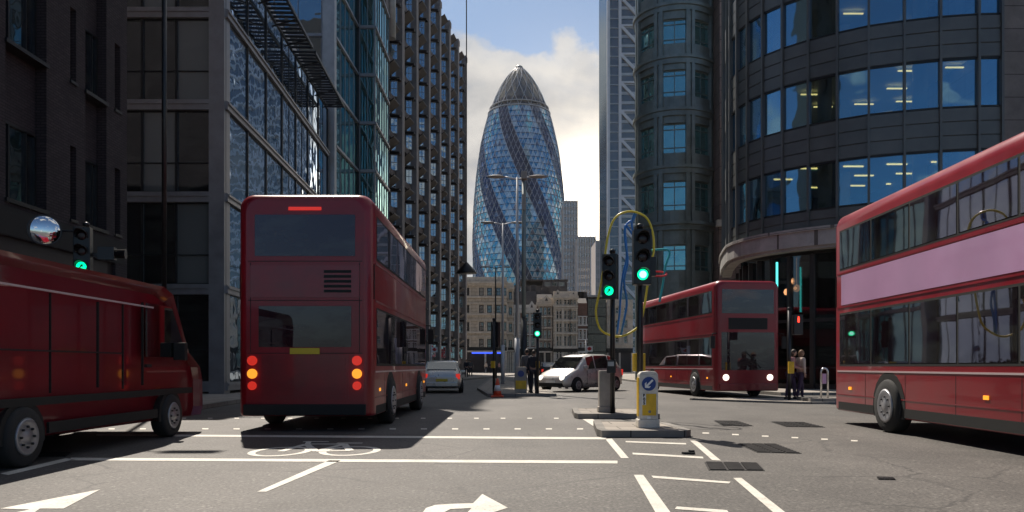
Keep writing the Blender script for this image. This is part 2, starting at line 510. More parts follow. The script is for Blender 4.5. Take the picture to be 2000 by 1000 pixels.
# ------------------------------------------------------------------ mesh helpers
class MB:
    def __init__(self, T=None):
        self.v, self.f, self.m, self.s = [], [], [], []
        self.T = T or Matrix.Identity(4)

    def add(self, vs, fs, mi=0, smooth=False):
        k = len(self.v)
        self.v += [self.T @ Vector(p) for p in vs]
        for f in fs:
            self.f.append([i + k for i in f])
            self.m.append(mi)
            self.s.append(smooth)
        return self

    def box(self, x0, y0, z0, x1, y1, z1, mi=0):
        vs = [(x0, y0, z0), (x1, y0, z0), (x1, y1, z0), (x0, y1, z0), (x0, y0, z1), (x1, y0, z1), (x1, y1, z1), (x0, y1, z1)]
        return self.add(vs, [(0, 3, 2, 1), (4, 5, 6, 7), (0, 1, 5, 4), (1, 2, 6, 5), (2, 3, 7, 6), (3, 0, 4, 7)], mi)

    def beam(self, a, b, wx, wz, mi=0, up=(0, 0, 1)):
        """square bar from a to b"""
        a, b = Vector(a), Vector(b)
        d = (b - a).normalized()
        u = Vector(up)
        s = d.cross(u)
        if s.length < 1e-5:
            s = d.cross(Vector((1, 0, 0)))
        s.normalize()
        t = s.cross(d)
        vs = []
        for p in (a, b):
            for i, j in ((-1, -1), (1, -1), (1, 1), (-1, 1)):
                vs.append(p + s * wx * 0.5 * i + t * wz * 0.5 * j)
        return self.add(vs, [(0, 3, 2, 1), (4, 5, 6, 7), (0, 1, 5, 4), (1, 2, 6, 5), (2, 3, 7, 6), (3, 0, 4, 7)], mi)

    def prism(self, poly, z0, z1, mi=0):
        n = len(poly)
        vs = [(p[0], p[1], z0) for p in poly] + [(p[0], p[1], z1) for p in poly]
        fs = [tuple(range(n - 1, -1, -1)), tuple(range(n, 2 * n))]
        fs += [(i, (i + 1) % n, n + (i + 1) % n, n + i) for i in range(n)]
        return self.add(vs, fs, mi)

    def prism_y(self, poly, y0, y1, mi=0):
        """polygon in x,z pushed along y"""
        n = len(poly)
        vs = [(p[0], y0, p[1]) for p in poly] + [(p[0], y1, p[1]) for p in poly]
        fs = [tuple(range(n)), tuple(range(2 * n - 1, n - 1, -1))]
        fs += [(i, n + i, n + (i + 1) % n, (i + 1) % n) for i in range(n)]
        return self.add(vs, fs, mi)

    def prism_x(self, poly, x0, x1, mi=0):
        """polygon in y,z pushed along x"""
        n = len(poly)
        vs = [(x0, p[0], p[1]) for p in poly] + [(x1, p[0], p[1]) for p in poly]
        fs = [tuple(range(n)), tuple(range(2 * n - 1, n - 1, -1))]
        fs += [(i, n + i, n + (i + 1) % n, (i + 1) % n) for i in range(n)]
        return self.add(vs, fs, mi)

    def sheet(self, poly, z, mi=0):
        return self.add([(p[0], p[1], z) for p in poly], [tuple(range(len(poly)))], mi)

    def tube(self, pts, r, seg=10, closed=False, mi=0, r1=None):
        pts = [Vector(p) for p in pts]
        n = len(pts)
        vs, prev = [], None
        for i, p in enumerate(pts):
            a = pts[(i - 1) % n] if (closed or i > 0) else p
            b = pts[(i + 1) % n] if (closed or i < n - 1) else p
            d = (b - a).normalized()
            if prev is None:
                s = d.cross(Vector((0, 0, 1)))
                if s.length < 1e-4:
                    s = d.cross(Vector((1, 0, 0)))
                s.normalize()
            else:
                s = (prev - d * prev.dot(d)).normalized()
            prev = s
            t = d.cross(s)
            rr = r if r1 is None else r + (r1 - r) * i / max(1, n - 1)
            for k in range(seg):
                an = 2 * math.pi * k / seg
                vs.append(p + s * math.cos(an) * rr + t * math.sin(an) * rr)
        fs = []
        for i in range(n if closed else n - 1):
            for k in range(seg):
                j = (i + 1) % n
                fs.append((i * seg + k, i * seg + (k + 1) % seg, j * seg + (k + 1) % seg, j * seg + k))
        self.add(vs, fs, mi, True)
        if not closed:
            self.add(vs[:seg], [tuple(range(seg))], mi)
            self.add(vs[-seg:], [tuple(range(seg))], mi)
        return self

    def lathe(self, prof, seg=24, o=(0, 0, 0), axis='z', mi=0, smooth=True):
        """profile of (radius, height) turned about an axis through o"""
        o = Vector(o)
        vs = []
        for r, h in prof:
            for k in range(seg):
                a = 2 * math.pi * k / seg
                c, s = r * math.cos(a), r * math.sin(a)
                vs.append(o + Vector({'z': (c, s, h), 'y': (c, h, s), 'x': (h, c, s)}[axis]))
        fs = []
        for i in range(len(prof) - 1):
            for k in range(seg):
                fs.append((i * seg + k, i * seg + (k + 1) % seg, (i + 1) * seg + (k + 1) % seg, (i + 1) * seg + k))
        self.add(vs, fs, mi, smooth)
        n = len(prof)
        if prof[0][0] > 1e-4:
            self.add(vs[:seg], [tuple(range(seg))], mi)
        if prof[-1][0] > 1e-4:
            self.add(vs[(n - 1) * seg:], [tuple(range(seg))], mi)
        return self

    def mesh(self, name, mats, bevel=0.0):
        me = bpy.data.meshes.new(name)
        me.from_pydata([tuple(v) for v in self.v], [], self.f)
        for m in mats:
            me.materials.append(M[m] if isinstance(m, str) else m)
        me.polygons.foreach_set('material_index', self.m)
        me.polygons.foreach_set('use_smooth', self.s)
        bm = bmesh.new()
        bm.from_mesh(me)
        bmesh.ops.remove_doubles(bm, verts=bm.verts, dist=1e-5) if any(self.s) else None
        bmesh.ops.recalc_face_normals(bm, faces=bm.faces)
        if bevel:
            es = [e for e in bm.edges if len(e.link_faces) == 2 and e.calc_face_angle(0) > 0.6]
            bmesh.ops.bevel(bm, geom=es, offset=bevel, segments=2, profile=0.7, affect='EDGES')
        bm.to_mesh(me)
        bm.free()
        me.update()
        return me

    def build(self, name, mats, parent=None, bevel=0.0):
        if not isinstance(mats, (list, tuple)):
            mats = [mats]
        return put(name, self.mesh(name, mats, bevel), parent)


def put(name, me, parent=None, T=None):
    """link a mesh object; T is given in world space, also under a parent"""
    o = bpy.data.objects.new(name, me)
    C.objects.link(o)
    if parent is not None:
        o.parent = parent
        o.matrix_parent_inverse = INV[parent.name]
    if T is not None:
        o.matrix_basis = T
    return o


INV = {}


def thing(name, label, cat, loc=(0, 0, 0), rz=0.0, group=None, local=False):
    """an Empty at the base of a thing; its parts are built in world space, or about its own base when local"""
    e = bpy.data.objects.new(name, None)
    C.objects.link(e)
    e.location = loc
    e.rotation_euler = (0, 0, rz)
    e.empty_display_size = 0.3
    e['label'] = label
    e['category'] = cat
    if group:
        e['group'] = group
    INV[e.name] = Matrix.Identity(4) if local else (Matrix.Translation(loc) @ Matrix.Rotation(rz, 4, 'Z')).inverted()
    return e


def sub_parent(o):
    """lets a part carry sub-parts built in the same space as itself"""
    INV[o.name] = o.matrix_basis.inverted()
    return o


def tag(o, label, cat, group=None):
    o['label'] = label
    o['category'] = cat
    if group:
        o['group'] = group
    return o


def struct(o):
    o['kind'] = 'structure'
    return o


def dup(root, loc, rz, label, group=None):
    r = root.copy()
    C.objects.link(r)
    r.location = loc
    r.rotation_euler = (0, 0, rz)
    r['label'] = label
    if group:
        r['group'] = group
    for ch in list(root.children):
        c = ch.copy()
        C.objects.link(c)
        c.parent = r
        for g_ in list(ch.children):
            d = g_.copy()
            C.objects.link(d)
            d.parent = c
    return r


def at(px, py, Y):
    """point at depth Y seen at photo pixel px, py"""
    return Vector(((px - 1000) / F * Y, Y, EYE - (py - 715) / F * Y))


def gnd(px, py, z=0.0):
    """point on the ground plane at height z seen at photo pixel px, py"""
    Y = (EYE - z) * F / (py - 715)
    return Vector(((px - 1000) / F * Y, Y, z))


def fac(x, y, deg):
    """facade frame: local x along the wall, local y into the building"""
    return Matrix.Translation((x, y, 0)) @ Matrix.Rotation(R(deg), 4, 'Z')


_wc = {}


def win_mesh(w_, h, cols, rows, fw, mats, depth=0.12, name='window'):
    """one window: frame, mullions, transoms (slot 0) and panes (slot 1); rows: number or list of heights"""
    key = (round(w_, 3), round(h, 3), str(cols), str(rows), fw, tuple(mats), depth)
    if key in _wc:
        return _wc[key]
    mb = MB()
    mb.box(0, 0, 0, fw, depth, h).box(w_ - fw, 0, 0, w_, depth, h)
    mb.box(fw, 0.004, 0, w_ - fw, depth, fw).box(fw, 0.004, h - fw, w_ - fw, depth, h)
    cs = [i / cols for i in range(1, cols)] if isinstance(cols, int) else cols
    rs = [i / rows for i in range(1, rows)] if isinstance(rows, int) else rows
    mw = fw * 0.8
    for c in cs:
        mb.box(c * w_ - mw / 2, 0.008, fw, c * w_ + mw / 2, depth - 0.004, h - fw)
    for r_ in rs:
        mb.box(fw, 0.014, r_ * h - mw / 2, w_ - fw, depth - 0.008, r_ * h + mw / 2)
    mb.box(fw * 0.5, depth * 0.55, fw * 0.5, w_ - fw * 0.5, depth * 0.55 + 0.02, h - fw * 0.5, 1)
    _wc[key] = mb.mesh(name, mats)
    return _wc[key]


def window(parent, T, x, z, w_, h, cols=1, rows=1, fw=0.06, mats=('metal_dark', 'g_dark'), set_=0.15, depth=0.12, name='window'):
    return put(name, win_mesh(w_, h, cols, rows, fw, mats, depth), parent, T @ Matrix.Translation((x, set_, z)))


def wall(mb, x0, x1, z0, z1, holes, y0=0.0, y1=0.4, mi=0):
    """wall slab with rectangular holes (x0,z0,x1,z1)"""
    zs = sorted({z0, z1, *[h[1] for h in holes], *[h[3] for h in holes]})
    zs = [z for z in zs if z0 <= z <= z1]
    for a, b in zip(zs, zs[1:]):
        cut = sorted([(max(h[0], x0), min(h[2], x1)) for h in holes if h[1] <= a + 1e-6 and h[3] >= b - 1e-6])
        x = x0
        for c0, c1 in cut:
            if c0 > x + 1e-6:
                mb.box(x, y0, a, c0, y1, b, mi)
            x = max(x, c1)
        if x1 > x + 1e-6:
            mb.box(x, y0, a, x1, y1, b, mi)
    return mb


# ================================================================== SETTING
# ground: one asphalt sheet to the horizon
struct(MB().sheet([(-1500, -200), (1500, -200), (1500, 2500), (-1500, 2500)], 0).build('road', 'asphalt'))


def pavement(poly, h=0.12, top='slab', kerb_edges=None, kw=0.16):
    """raised footway with a kerb stone along the edges listed"""
    n = len(poly)
    P = [Vector((p[0], p[1], 0)) for p in poly]
    o = struct(MB().prism(poly, -0.05, h - 0.004).build('pavement', top))
    mb = MB()
    for i in kerb_edges or []:
        a, b = P[i], P[(i + 1) % n]
        d = (b - a).normalized()
        s = Vector((d.y, -d.x, 0))
        if (sum(P, Vector()) / n - a).dot(s) < 0:
            s = -s
        mb.add([a - s * 0.01 + Vector((0, 0, -0.05)), b - s * 0.01 + Vector((0, 0, -0.05)), b + s * kw + Vector((0, 0, -0.05)), a + s * kw + Vector((0, 0, -0.05)),
                a + Vector((0, 0, h + 0.004)), b + Vector((0, 0, h + 0.004)), b + s * kw + Vector((0, 0, h + 0.004)), a + s * kw + Vector((0, 0, h + 0.004))],
               [(0, 3, 2, 1), (4, 5, 6, 7), (0, 1, 5, 4), (1, 2, 6, 5), (2, 3, 7, 6), (3, 0, 4, 7)])
    if kerb_edges:
        struct(mb.build('kerb', 'kerb'))
    return o


pavement([(-7.5, -5), (-7.7, 8), (-7.85, 12.2), (-8.15, 16.4), (-40, 16.4), (-40, -5)], kerb_edges=[0, 1, 2, 3])
struct(MB().prism([(-8.15, 16.4), (-8.4, 19.0), (-40, 19.0), (-40, 16.4)], -0.05, 0.03).build('pavement', 'tactile'))
pavement([(-8.4, 19.0), (-8.8, 24.5), (-8.9, 40), (-7.8, 50), (-5.2, 58), (-3.0, 72), (0.5, 98), (4, 122), (-60, 122), (-60, 19.0)], kerb_edges=[0, 1, 2, 3, 4, 5, 6])
# right hand footways: corner in front of the curved building, refuge at the junction, long footway beyond
pavement([(6.3, 27.2), (7.5, 25.7), (9.2, 24.3), (14.5, 23.9), (14.5, 27.4), (8.0, 27.6)], h=0.06, kerb_edges=[0, 1, 2, 3, 4, 5])
pavement([(11.0, 31.4), (10.6, 34), (10.4, 44), (9.2, 60), (9.6, 80), (12, 110), (60, 110), (60, 31.0), (22, 31.2)], kerb_edges=[0, 1, 2, 3, 4, 8])
pavement([(9.45, -5), (9.45, 14), (9.5, 19.5), (10.6, 22.6), (60, 22.6), (60, -5)], h=0.1, top='tactile', kerb_edges=[0, 1, 2, 3])
# raised kerb of the refuge with the hoop on it
pavement([(9.6, 24.7), (12.9, 24.5), (12.9, 25.7), (9.6, 25.9)], h=0.16, kerb_edges=[0, 1, 2, 3])
# far footway in front of the old buildings
pavement([(-14, 118), (40, 126), (40, 160), (-14, 160)], kerb_edges=[0])


# ---- painted markings
ZM = 0.004


def mark(name, polys, z=ZM):
    mb = MB()
    for p in polys:
        q = [gnd(*a) for a in p]
        mb.sheet(q, z)
    return struct(mb.build(name, 'mark'))


def strip(a, b, w0, w1=None):
    """quad in pixels from a to b, widths measured across in pixels along x or y"""
    w1 = w0 if w1 is None else w1
    dx, dy = b[0] - a[0], b[1] - a[1]
    if abs(dx) > abs(dy) * 3:
        return [(a[0], a[1] - w0 / 2), (b[0], b[1] - w1 / 2), (b[0], b[1] + w1 / 2), (a[0], a[1] + w0 / 2)]
    return [(a[0] - w0 / 2, a[1]), (a[0] + w0 / 2, a[1]), (b[0] + w1 / 2, b[1]), (b[0] - w1 / 2, b[1])]


mark('stop_line', [strip((188, 850), (1184, 856.5), 3.4, 4.2)])
mark('stop_line', [strip((138, 897), (1206, 903), 5.0, 5.4)])
mark('lane_line', [[(0, 925.5), (128, 895.5), (146, 897.5), (16, 928.5)]])
mark('lane_line', [[(642, 899.8), (666, 899.8), (520, 961), (502, 961)]])
mark('lane_line', [[(1182, 857.5), (1195, 857), (1228, 895), (1213, 895)]])
mark('lane_line', [[(1238, 928), (1256, 928), (1310, 1002), (1285, 1010)]])
mark('lane_line', [[(1348, 861), (1361, 861), (1408, 900), (1391, 899)]])
mark('lane_line', [[(1432, 934), (1448, 934), (1536, 1003), (1512, 1003)]])
mark('hatch_line', [[(1235, 884.6), (1373, 892.5), (1374, 896), (1236, 888)]])
mark('hatch_line', [[(1272, 929.5), (1427, 941.5), (1424, 945), (1276, 934)]])
mark('hatch_line', [[(1222, 861.8), (1340, 866), (1340, 868.6), (1222, 864.2)]])
mark('hatch_line', [[(1322, 990), (1420, 997), (1424, 1003), (1318, 995)]])
mark('lane_line', [[(1138, 819), (1158, 819), (1186, 837), (1166, 837)]])
# crossing studs
studs = []
for y_, xs in ((838.0, range(212, 1140, 61)), (817.2, range(250, 1100, 52))):
    for x_ in xs:
        h_ = 1.2 if y_ > 830 else 0.9
        w_ = 12 if y_ > 830 else 9
        studs.append([(x_, y_ - h_), (x_ + w_, y_ - h_), (x_ + w_, y_ + h_), (x_, y_ + h_)])
for i, x_ in enumerate(range(1372, 1700, 58)):
    y_ = 846 + i * 3.0
    studs.append([(x_, y_ - 1.2), (x_ + 13, y_ - 0.8), (x_ + 13, y_ + 1.6), (x_, y_ + 1.2)])
mark('crossing_studs', studs)
# bicycle symbol lying in the box: two wheels, frame, bars and saddle
bm_ = MB()


def flat_ring(mb, cx, cy, rx, ry, w_, z):
    n = 40
    vs = []
    for k in range(n):
        a = 2 * math.pi * k / n
        vs.append((cx + rx * math.cos(a), cy + ry * math.sin(a), z))
        vs.append((cx + (rx - w_) * math.cos(a), cy + (ry - w_) * math.sin(a), z))
    mb.add(vs, [(2 * k, 2 * k + 1, (2 * k + 3) % (2 * n), (2 * k + 2) % (2 * n)) for k in range(n)])


def flat_bar(mb, a, b, w_, z):
    a, b = Vector((a[0], a[1], 0)), Vector((b[0], b[1], 0))
    d = (b - a).normalized()
    s = Vector((-d.y, d.x, 0)) * w_ / 2
    mb.add([(a - s) + Vector((0, 0, z)), (b - s) + Vector((0, 0, z)), (b + s) + Vector((0, 0, z)), (a + s) + Vector((0, 0, z))], [(0, 1, 2, 3)])


wl, wr = gnd(548, 882), gnd(684, 881)
flat_ring(bm_, wl.x, wl.y, 0.42, 0.60, 0.105, ZM)
flat_ring(bm_, wr.x, wr.y, 0.42, 0.60, 0.105, ZM)
hub_l, hub_r, crank = wl.xy, wr.xy, gnd(618, 882).xy
head, seat = gnd(598, 868).xy, gnd(672, 868).xy
for k_, (a_, b_) in enumerate(((hub_l, head), (head, crank), (crank, seat), (head + Vector((0.03, 0)), seat), (crank, hub_r), (seat, hub_r))):
    flat_bar(bm_, a_, b_, 0.11, ZM + 0.0006 * (k_ + 1))
flat_bar(bm_, gnd(592, 863.5).xy, gnd(642, 863.5).xy, 0.09, ZM + 0.0048)
flat_bar(bm_, gnd(658, 866.5).xy, gnd(708, 866.5).xy, 0.12, ZM + 0.0054)
flat_bar(bm_, gnd(600, 869).xy, gnd(604, 863).xy, 0.08, ZM + 0.006)
struct(bm_.build('bicycle_marking', 'mark'))
# arrows
mark('arrow_marking', [[(196, 956.5), (0, 994), (58, 996), (20, 1004), (64, 1004), (78, 994), (124, 994)]])
ar = [(993, 993), (945, 966), (925, 984)]
mark('arrow_marking', [[(824, 1004), (832, 993), (850, 987), (880, 985), (924, 983.6), (942, 965.5), (992, 992.5), (958, 1003), (912, 1003), (921, 993), (880, 995), (862, 1004)]])


# ---- cast-iron covers and patches in the carriageway
def grate(p0, p1, p2, p3, label, nbars, group):
    q = [gnd(*p) for p in (p0, p1, p2, p3)]
    e = thing('drain_cover', label, 'drain cover', (sum((v.x for v in q)) / 4, sum((v.y for v in q)) / 4, 0), group=group)
    MB().prism([v.xy for v in q], -0.02, 0.006).build('frame', 'drain_iron', e)
    mb = MB()
    for k in range(nbars):
        t0, t1 = (k + 0.2) / nbars, (k + 0.75) / nbars
        a0, a1 = q[0].lerp(q[3], t0), q[0].lerp(q[3], t1)
        b0, b1 = q[1].lerp(q[2], t0), q[1].lerp(q[2], t1)
        for s0, s1 in ((0.03, 0.32), (0.36, 0.64), (0.68, 0.97)):
            mb.prism([a0.lerp(b0, s0).xy, a0.lerp(b0, s1).xy, a1.lerp(b1, s1).xy, a1.lerp(b1, s0).xy], 0.0062, 0.016)
    mb.build('grating', 'drain_iron', e)
    return e


grate((1440, 867), (1515, 867.5), (1566, 886.5), (1478, 884), 'large dark square cover right of the end of the hatching', 9, 'covers in the road')
grate((1376, 903), (1480, 905), (1494, 920), (1384, 919), 'worn dark cover lying between the two right hatching dashes', 8, 'covers in the road')
grate((1394, 822), (1440, 822.5), (1472, 832.5), (1412, 832), 'small dark cover on the sunlit road beyond the large square cover', 6, 'covers in the road')
grate((1505, 824), (1570, 825), (1612, 835), (1535, 834), 'long dark cover beside the near red bus with the lilac panel', 6, 'covers in the road')
grate((1712, 933), (1745, 934), (1750, 938), (1716, 937.5), 'tiny flat cover in the open road near the right bus shadow', 3, 'covers in the road')
grate((80, 884), (140, 884), (128, 892), (66, 892), 'dark gully cover beside the left kerb and lane line', 5, 'covers in the road')


# ================================================================== BUILDINGS, LEFT SIDE
# ---- dark brick building at the left edge
def brick_building():
    e = thing('brick_building', 'dark purple brown brick building with tall recessed windows at the left edge', 'building', (-12, 19, 0))
    T = fac(-12, 6, 90)                     # local x = world Y - 6
    L = 17.94
    mb = MB(T)
    bays = [(5.0, 6.3), (8.4, 10.2), (12.2, 13.8), (15.6, 16.73)]
    slims = [(7.0, 7.3), (11.0, 11.3), (14.86, 15.15), (17.2, 17.53)]
    fl = [5.2 + 3.78 * i for i in range(9)]
    top = 36.0
    holes = [(a, 5.2, b, top - 1.2) for a, b in bays]
    for a, b in slims:
        holes += [(a, z, b, z + 2.0) for z in fl[:8]]
    holes.append((0.8, 0.4, L - 0.7, 4.3))
    wall(mb, 0, L, 0, top, holes, 0, 0.45)
    for a, b in bays:
        for i, z in enumerate(fl[:8]):
            mb.box(a, 0.3, z + 1.95, b, 0.44, z + 3.78)
    mb.box(0, 0.46, 0, L, 12, top)
    mb.build('wall', 'brick_dark', e)
    MB(T).box(0.8, 0.1, 0.4, L - 0.7, 0.3, 4.3).build('shopfront', 'shop_dark', e)
    for i, z in enumerate(fl[:4]):
        for a, b in bays:
            window(e, T, a, z, b - a, 1.95, [0.33, 0.75], 1, 0.06, ('metal_dark', 'g_dark'), 0.26)
            MB(T).box(a - 0.04, -0.06, z - 0.10, b + 0.04, 0.3, z - 0.003).build('sill', 'metal_dark', e)
        for a, b in slims:
            window(e, T, a, z, b - a, 2.0, 1, 1, 0.03, ('metal_dark', 'g_dark'), 0.22)
            MB(T).box(a - 0.03, -0.05, z - 0.08, b + 0.03, 0.3, z - 0.003).build('sill', 'metal_dark', e)
    MB(T).box(2.0, -0.02, 4.32, L - 0.2, 0.0, 5.0).build('fascia', 'black_matt', e)


brick_building()


# ---- steel framed office with wavy glass and a roof-level louvre
def glass_office():
    e = thing('glass_office', 'grey steel framed office with wavy reflecting glass beside the dark brick building', 'building', (-11.2, 30, 0))
    zs = [0.4, 4.2, 7.8, 11.4, 15.0, 17.9]
    # core, roof
    core = MB()
    core.prism([(-26, 30.3), (-11.5, 30.3), (-12.25, 49.8), (-26, 49.8)], 0, 17.6)
    core.build('wall', 'inner_dark', e)
    MB().prism([(-26, 29.95), (-11.15, 29.95), (-11.95, 50.0), (-26, 50.0)], 17.9, 18.25).build('roof', 'metal_grey', e)
    # front facing the camera
    T = fac(-26, 30, 0)
    for z in zs[:-1]:
        MB(T).box(0, -0.08, z - 0.2, 14.2, 0.3, z + 0.2).box(0, -0.12, z + 0.02, 14.2, -0.08, z + 0.08).build('floor_beam', 'metal_grey', e)
    MB(T).box(14.2, -0.12, 0, 14.8, 0.5, 17.9).build('corner_column', 'metal_grey', e)
    for i, (z0, z1) in enumerate(zip(zs[:-1], zs[1:])):
        for k in range(9, 14):
            x = 14.2 - (14 - k) * 1.34
            window(e, T, x, z0 + 0.2, 1.34, z1 - z0 - 0.4 if i < 4 else z1 - z0 - 0.2, 1, [0.36], 0.05, ('metal_dark', 'g_dark'), 0.05)
    # long side to the street
    ang = math.degrees(math.atan2(1, -0.04))
    T = fac(-11.2, 30, ang)
    n, mod = 7, 2.857
    for z in zs[:-1]:
        MB(T).box(0, -0.10, z - 0.16, n * mod, 0.25, z + 0.16).box(0, -0.16, z + 0.03, n * mod, -0.10, z + 0.12).build('floor_beam', 'metal_grey', e)
    for k in range(n):
        for i, (z0, z1) in enumerate(zip(zs[:-1], zs[1:])):
            h = z1 - z0 - (0.32 if i < 4 else 0.16)
            window(e, T, k * mod + 0.05, z0 + 0.16, mod - 0.1, h, [0.5] if k > 2 else 1, 1, 0.04, ('metal_dark', 'g_wavy'), -0.01, 0.06)
    for k in range(1, n + 1):
        MB(T).box(k * mod - 0.04, -0.035, 0, k * mod + 0.04, 0.2, 17.9).build('mullion', 'metal_dark', e)
    # open louvre carried off the roof edge
    lv = MB(T)
    for k in range(2):
        x0, x1 = 0.3 + k * 9.6, 9.3 + k * 9.0
        for y in (-0.25, -1.35):
            lv.box(x0, y - 0.05, 17.45, x1, y + 0.05, 17.6)
        m = int((x1 - x0) / 0.42)
        for j in range(m + 1):
            x = x0 + j * (x1 - x0) / m
            lv.box(x - 0.035, -1.296, 17.47, x + 0.035, -0.304, 17.575)
        for j in range(4):
            x = x0 + (j + 0.5) * (x1 - x0) / 4
            lv.beam((x, -0.2, 17.1), (x, -1.3, 17.42), 0.06, 0.06)
    lv.build('louvre', 'metal_dark', e)


glass_office()


# ---- taller teal glass block stepping out behind it
def teal_block():
    e = thing('teal_glass_block', 'tall teal glass block with thin sloping transoms stepping out towards the street', 'building', (-11.6, 50.6, 0))
    H = 42.0
    core = MB()
    core.prism([(-26, 50.9), (-11.95, 50.9), (-11.75, 57.9), (-10.5, 57.9), (-10.5, 63.9), (-26, 63.9)], 0, H)
    core.build('wall', 'inner_dark', e)
    zs = [1.4 + 3.6 * i for i in range(12)]
    MB().box(-12.45, 50.4, 0, -11.65, 51.0, H + 0.4).build('corner_column', 'metal_pale', e)
    faces = [(fac(-22, 50.55, 0), 9.5, 6, 'g_blue'), (fac(-11.66, 51.0, 88.4), 6.5, 5, 'g_teal'), (fac(-11.45, 57.5, 0), 1.25, 2, 'g_teal'), (fac(-10.2, 57.5, 90), 6.4, 6, 'g_teal')]
    for T, L, n, gm in faces:
        for z in zs:
            MB(T).box(0.0, -0.05, z - 0.09, L, 0.3, z + 0.09).build('transom', 'metal_grey', e)
        for i in range(4 if n != 6 else 3, len(zs) - 1) if gm == 'g_blue' else range(0, 8):
            window(e, T, 0.02, zs[i] + 0.09, L - 0.04, 3.42, n, 1, 0.05, ('metal_grey', gm), 0.02)
    MB().box(-11.6, 57.3, 0, -11.42, 57.48, H).build('corner_column', 'metal_dark', e)


teal_block()


# ---- long dark block with tall stone ribs
def ribbed_block():
    e = thing('ribbed_block', 'long dark stone office block with tall vertical ribs and projecting sunshades', 'building', (-10.5, 65.6, 0))
    ang = math.degrees(math.atan2(1, 0.127))
    T = fac(-10.9, 64.4, ang)
    Hh, fl, n = 41.4, 3.3, 12
    rib0 = 5.1
    ribs = [rib0 + 5.12 * i for i in range(-1, 7)]
    L = ribs[-1] + 0.5
    MB(T).box(0, 1.3, 0, L, 20, Hh - 1.6).box(1.5, 3.0, Hh - 1.601, L - 0.5, 18, Hh + 1.2).build('wall', 'roof_dark', e)
    z0 = 1.8
    for x in ribs:
        MB(T).box(x - 0.40, -0.46, 0, x + 0.40, 1.32, Hh).box(x - 0.45, -0.52, Hh - 0.6, x + 0.47, 1.34, Hh + 0.03).build('rib', 'rib_stone', e)
    for a, b in zip(ribs, ribs[1:]):
        a, b = a + 0.40, b - 0.40
        for i in range(n):
            z = z0 + fl * i
            tall = i % 3 == 0
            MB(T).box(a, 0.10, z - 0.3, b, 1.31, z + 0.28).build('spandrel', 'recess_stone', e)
            MB(T).box(a, 0.55, z + 0.28, b - 0.3, 1.31, z + fl - 0.3).build('bronze_panel', 'spandrel_bronze', e)
            # window splayed to face up the street
            Tw = T @ Matrix.Translation((b - 0.72, 0.548, 0)) @ Matrix.Rotation(R(-72), 4, 'Z')
            window(e, Tw, 0.12, z + 0.34, 0.62, 1.42, 2, [0.52], 0.055, ('metal_grey', 'g_bay'), 0.0, 0.1)
            window(e, Tw, 0.2, z + 2.10, 0.42, 0.6, 1, 1, 0.055, ('metal_grey', 'g_bay'), 0.0, 0.1)
            MB(T).box(b - 0.60, -0.37, z + 1.87, b - 0.02, 0.548, z + 2.03).build('window_head', 'spandrel_bronze', e)
            f = MB(T)
            f.prism_x([(0.549, z + 1.75), (-0.55, z + 2.62), (-0.55, z + 2.70), (0.549, z + 1.95)], a + 1.3, b - 1.2)
            f.build('sunshade', 'spandrel_bronze', e)
    # sloping glazed roof edge behind the rib tops
    MB(T).prism_x([(1.2, Hh - 1.6), (3.0, Hh + 1.1), (2.95, Hh + 1.2), (1.1, Hh - 1.55)], 1.0, L - 0.4).build('roof_glazing', 'g_blue', e)
    MB(T).tube([(0.9, -0.5, 29.0), (0.9, -0.5, 37.8)], 0.42, 16).lathe([(0.5, 37.8), (0.5, 38.0), (0.42, 38.01)], 16, (0.9, -0.5, 0)).lathe([(0.5, 33.0), (0.5, 33.3)], 16, (0.9, -0.5, 0)).build('flue_pipe', 'metal_pale', e)


ribbed_block()


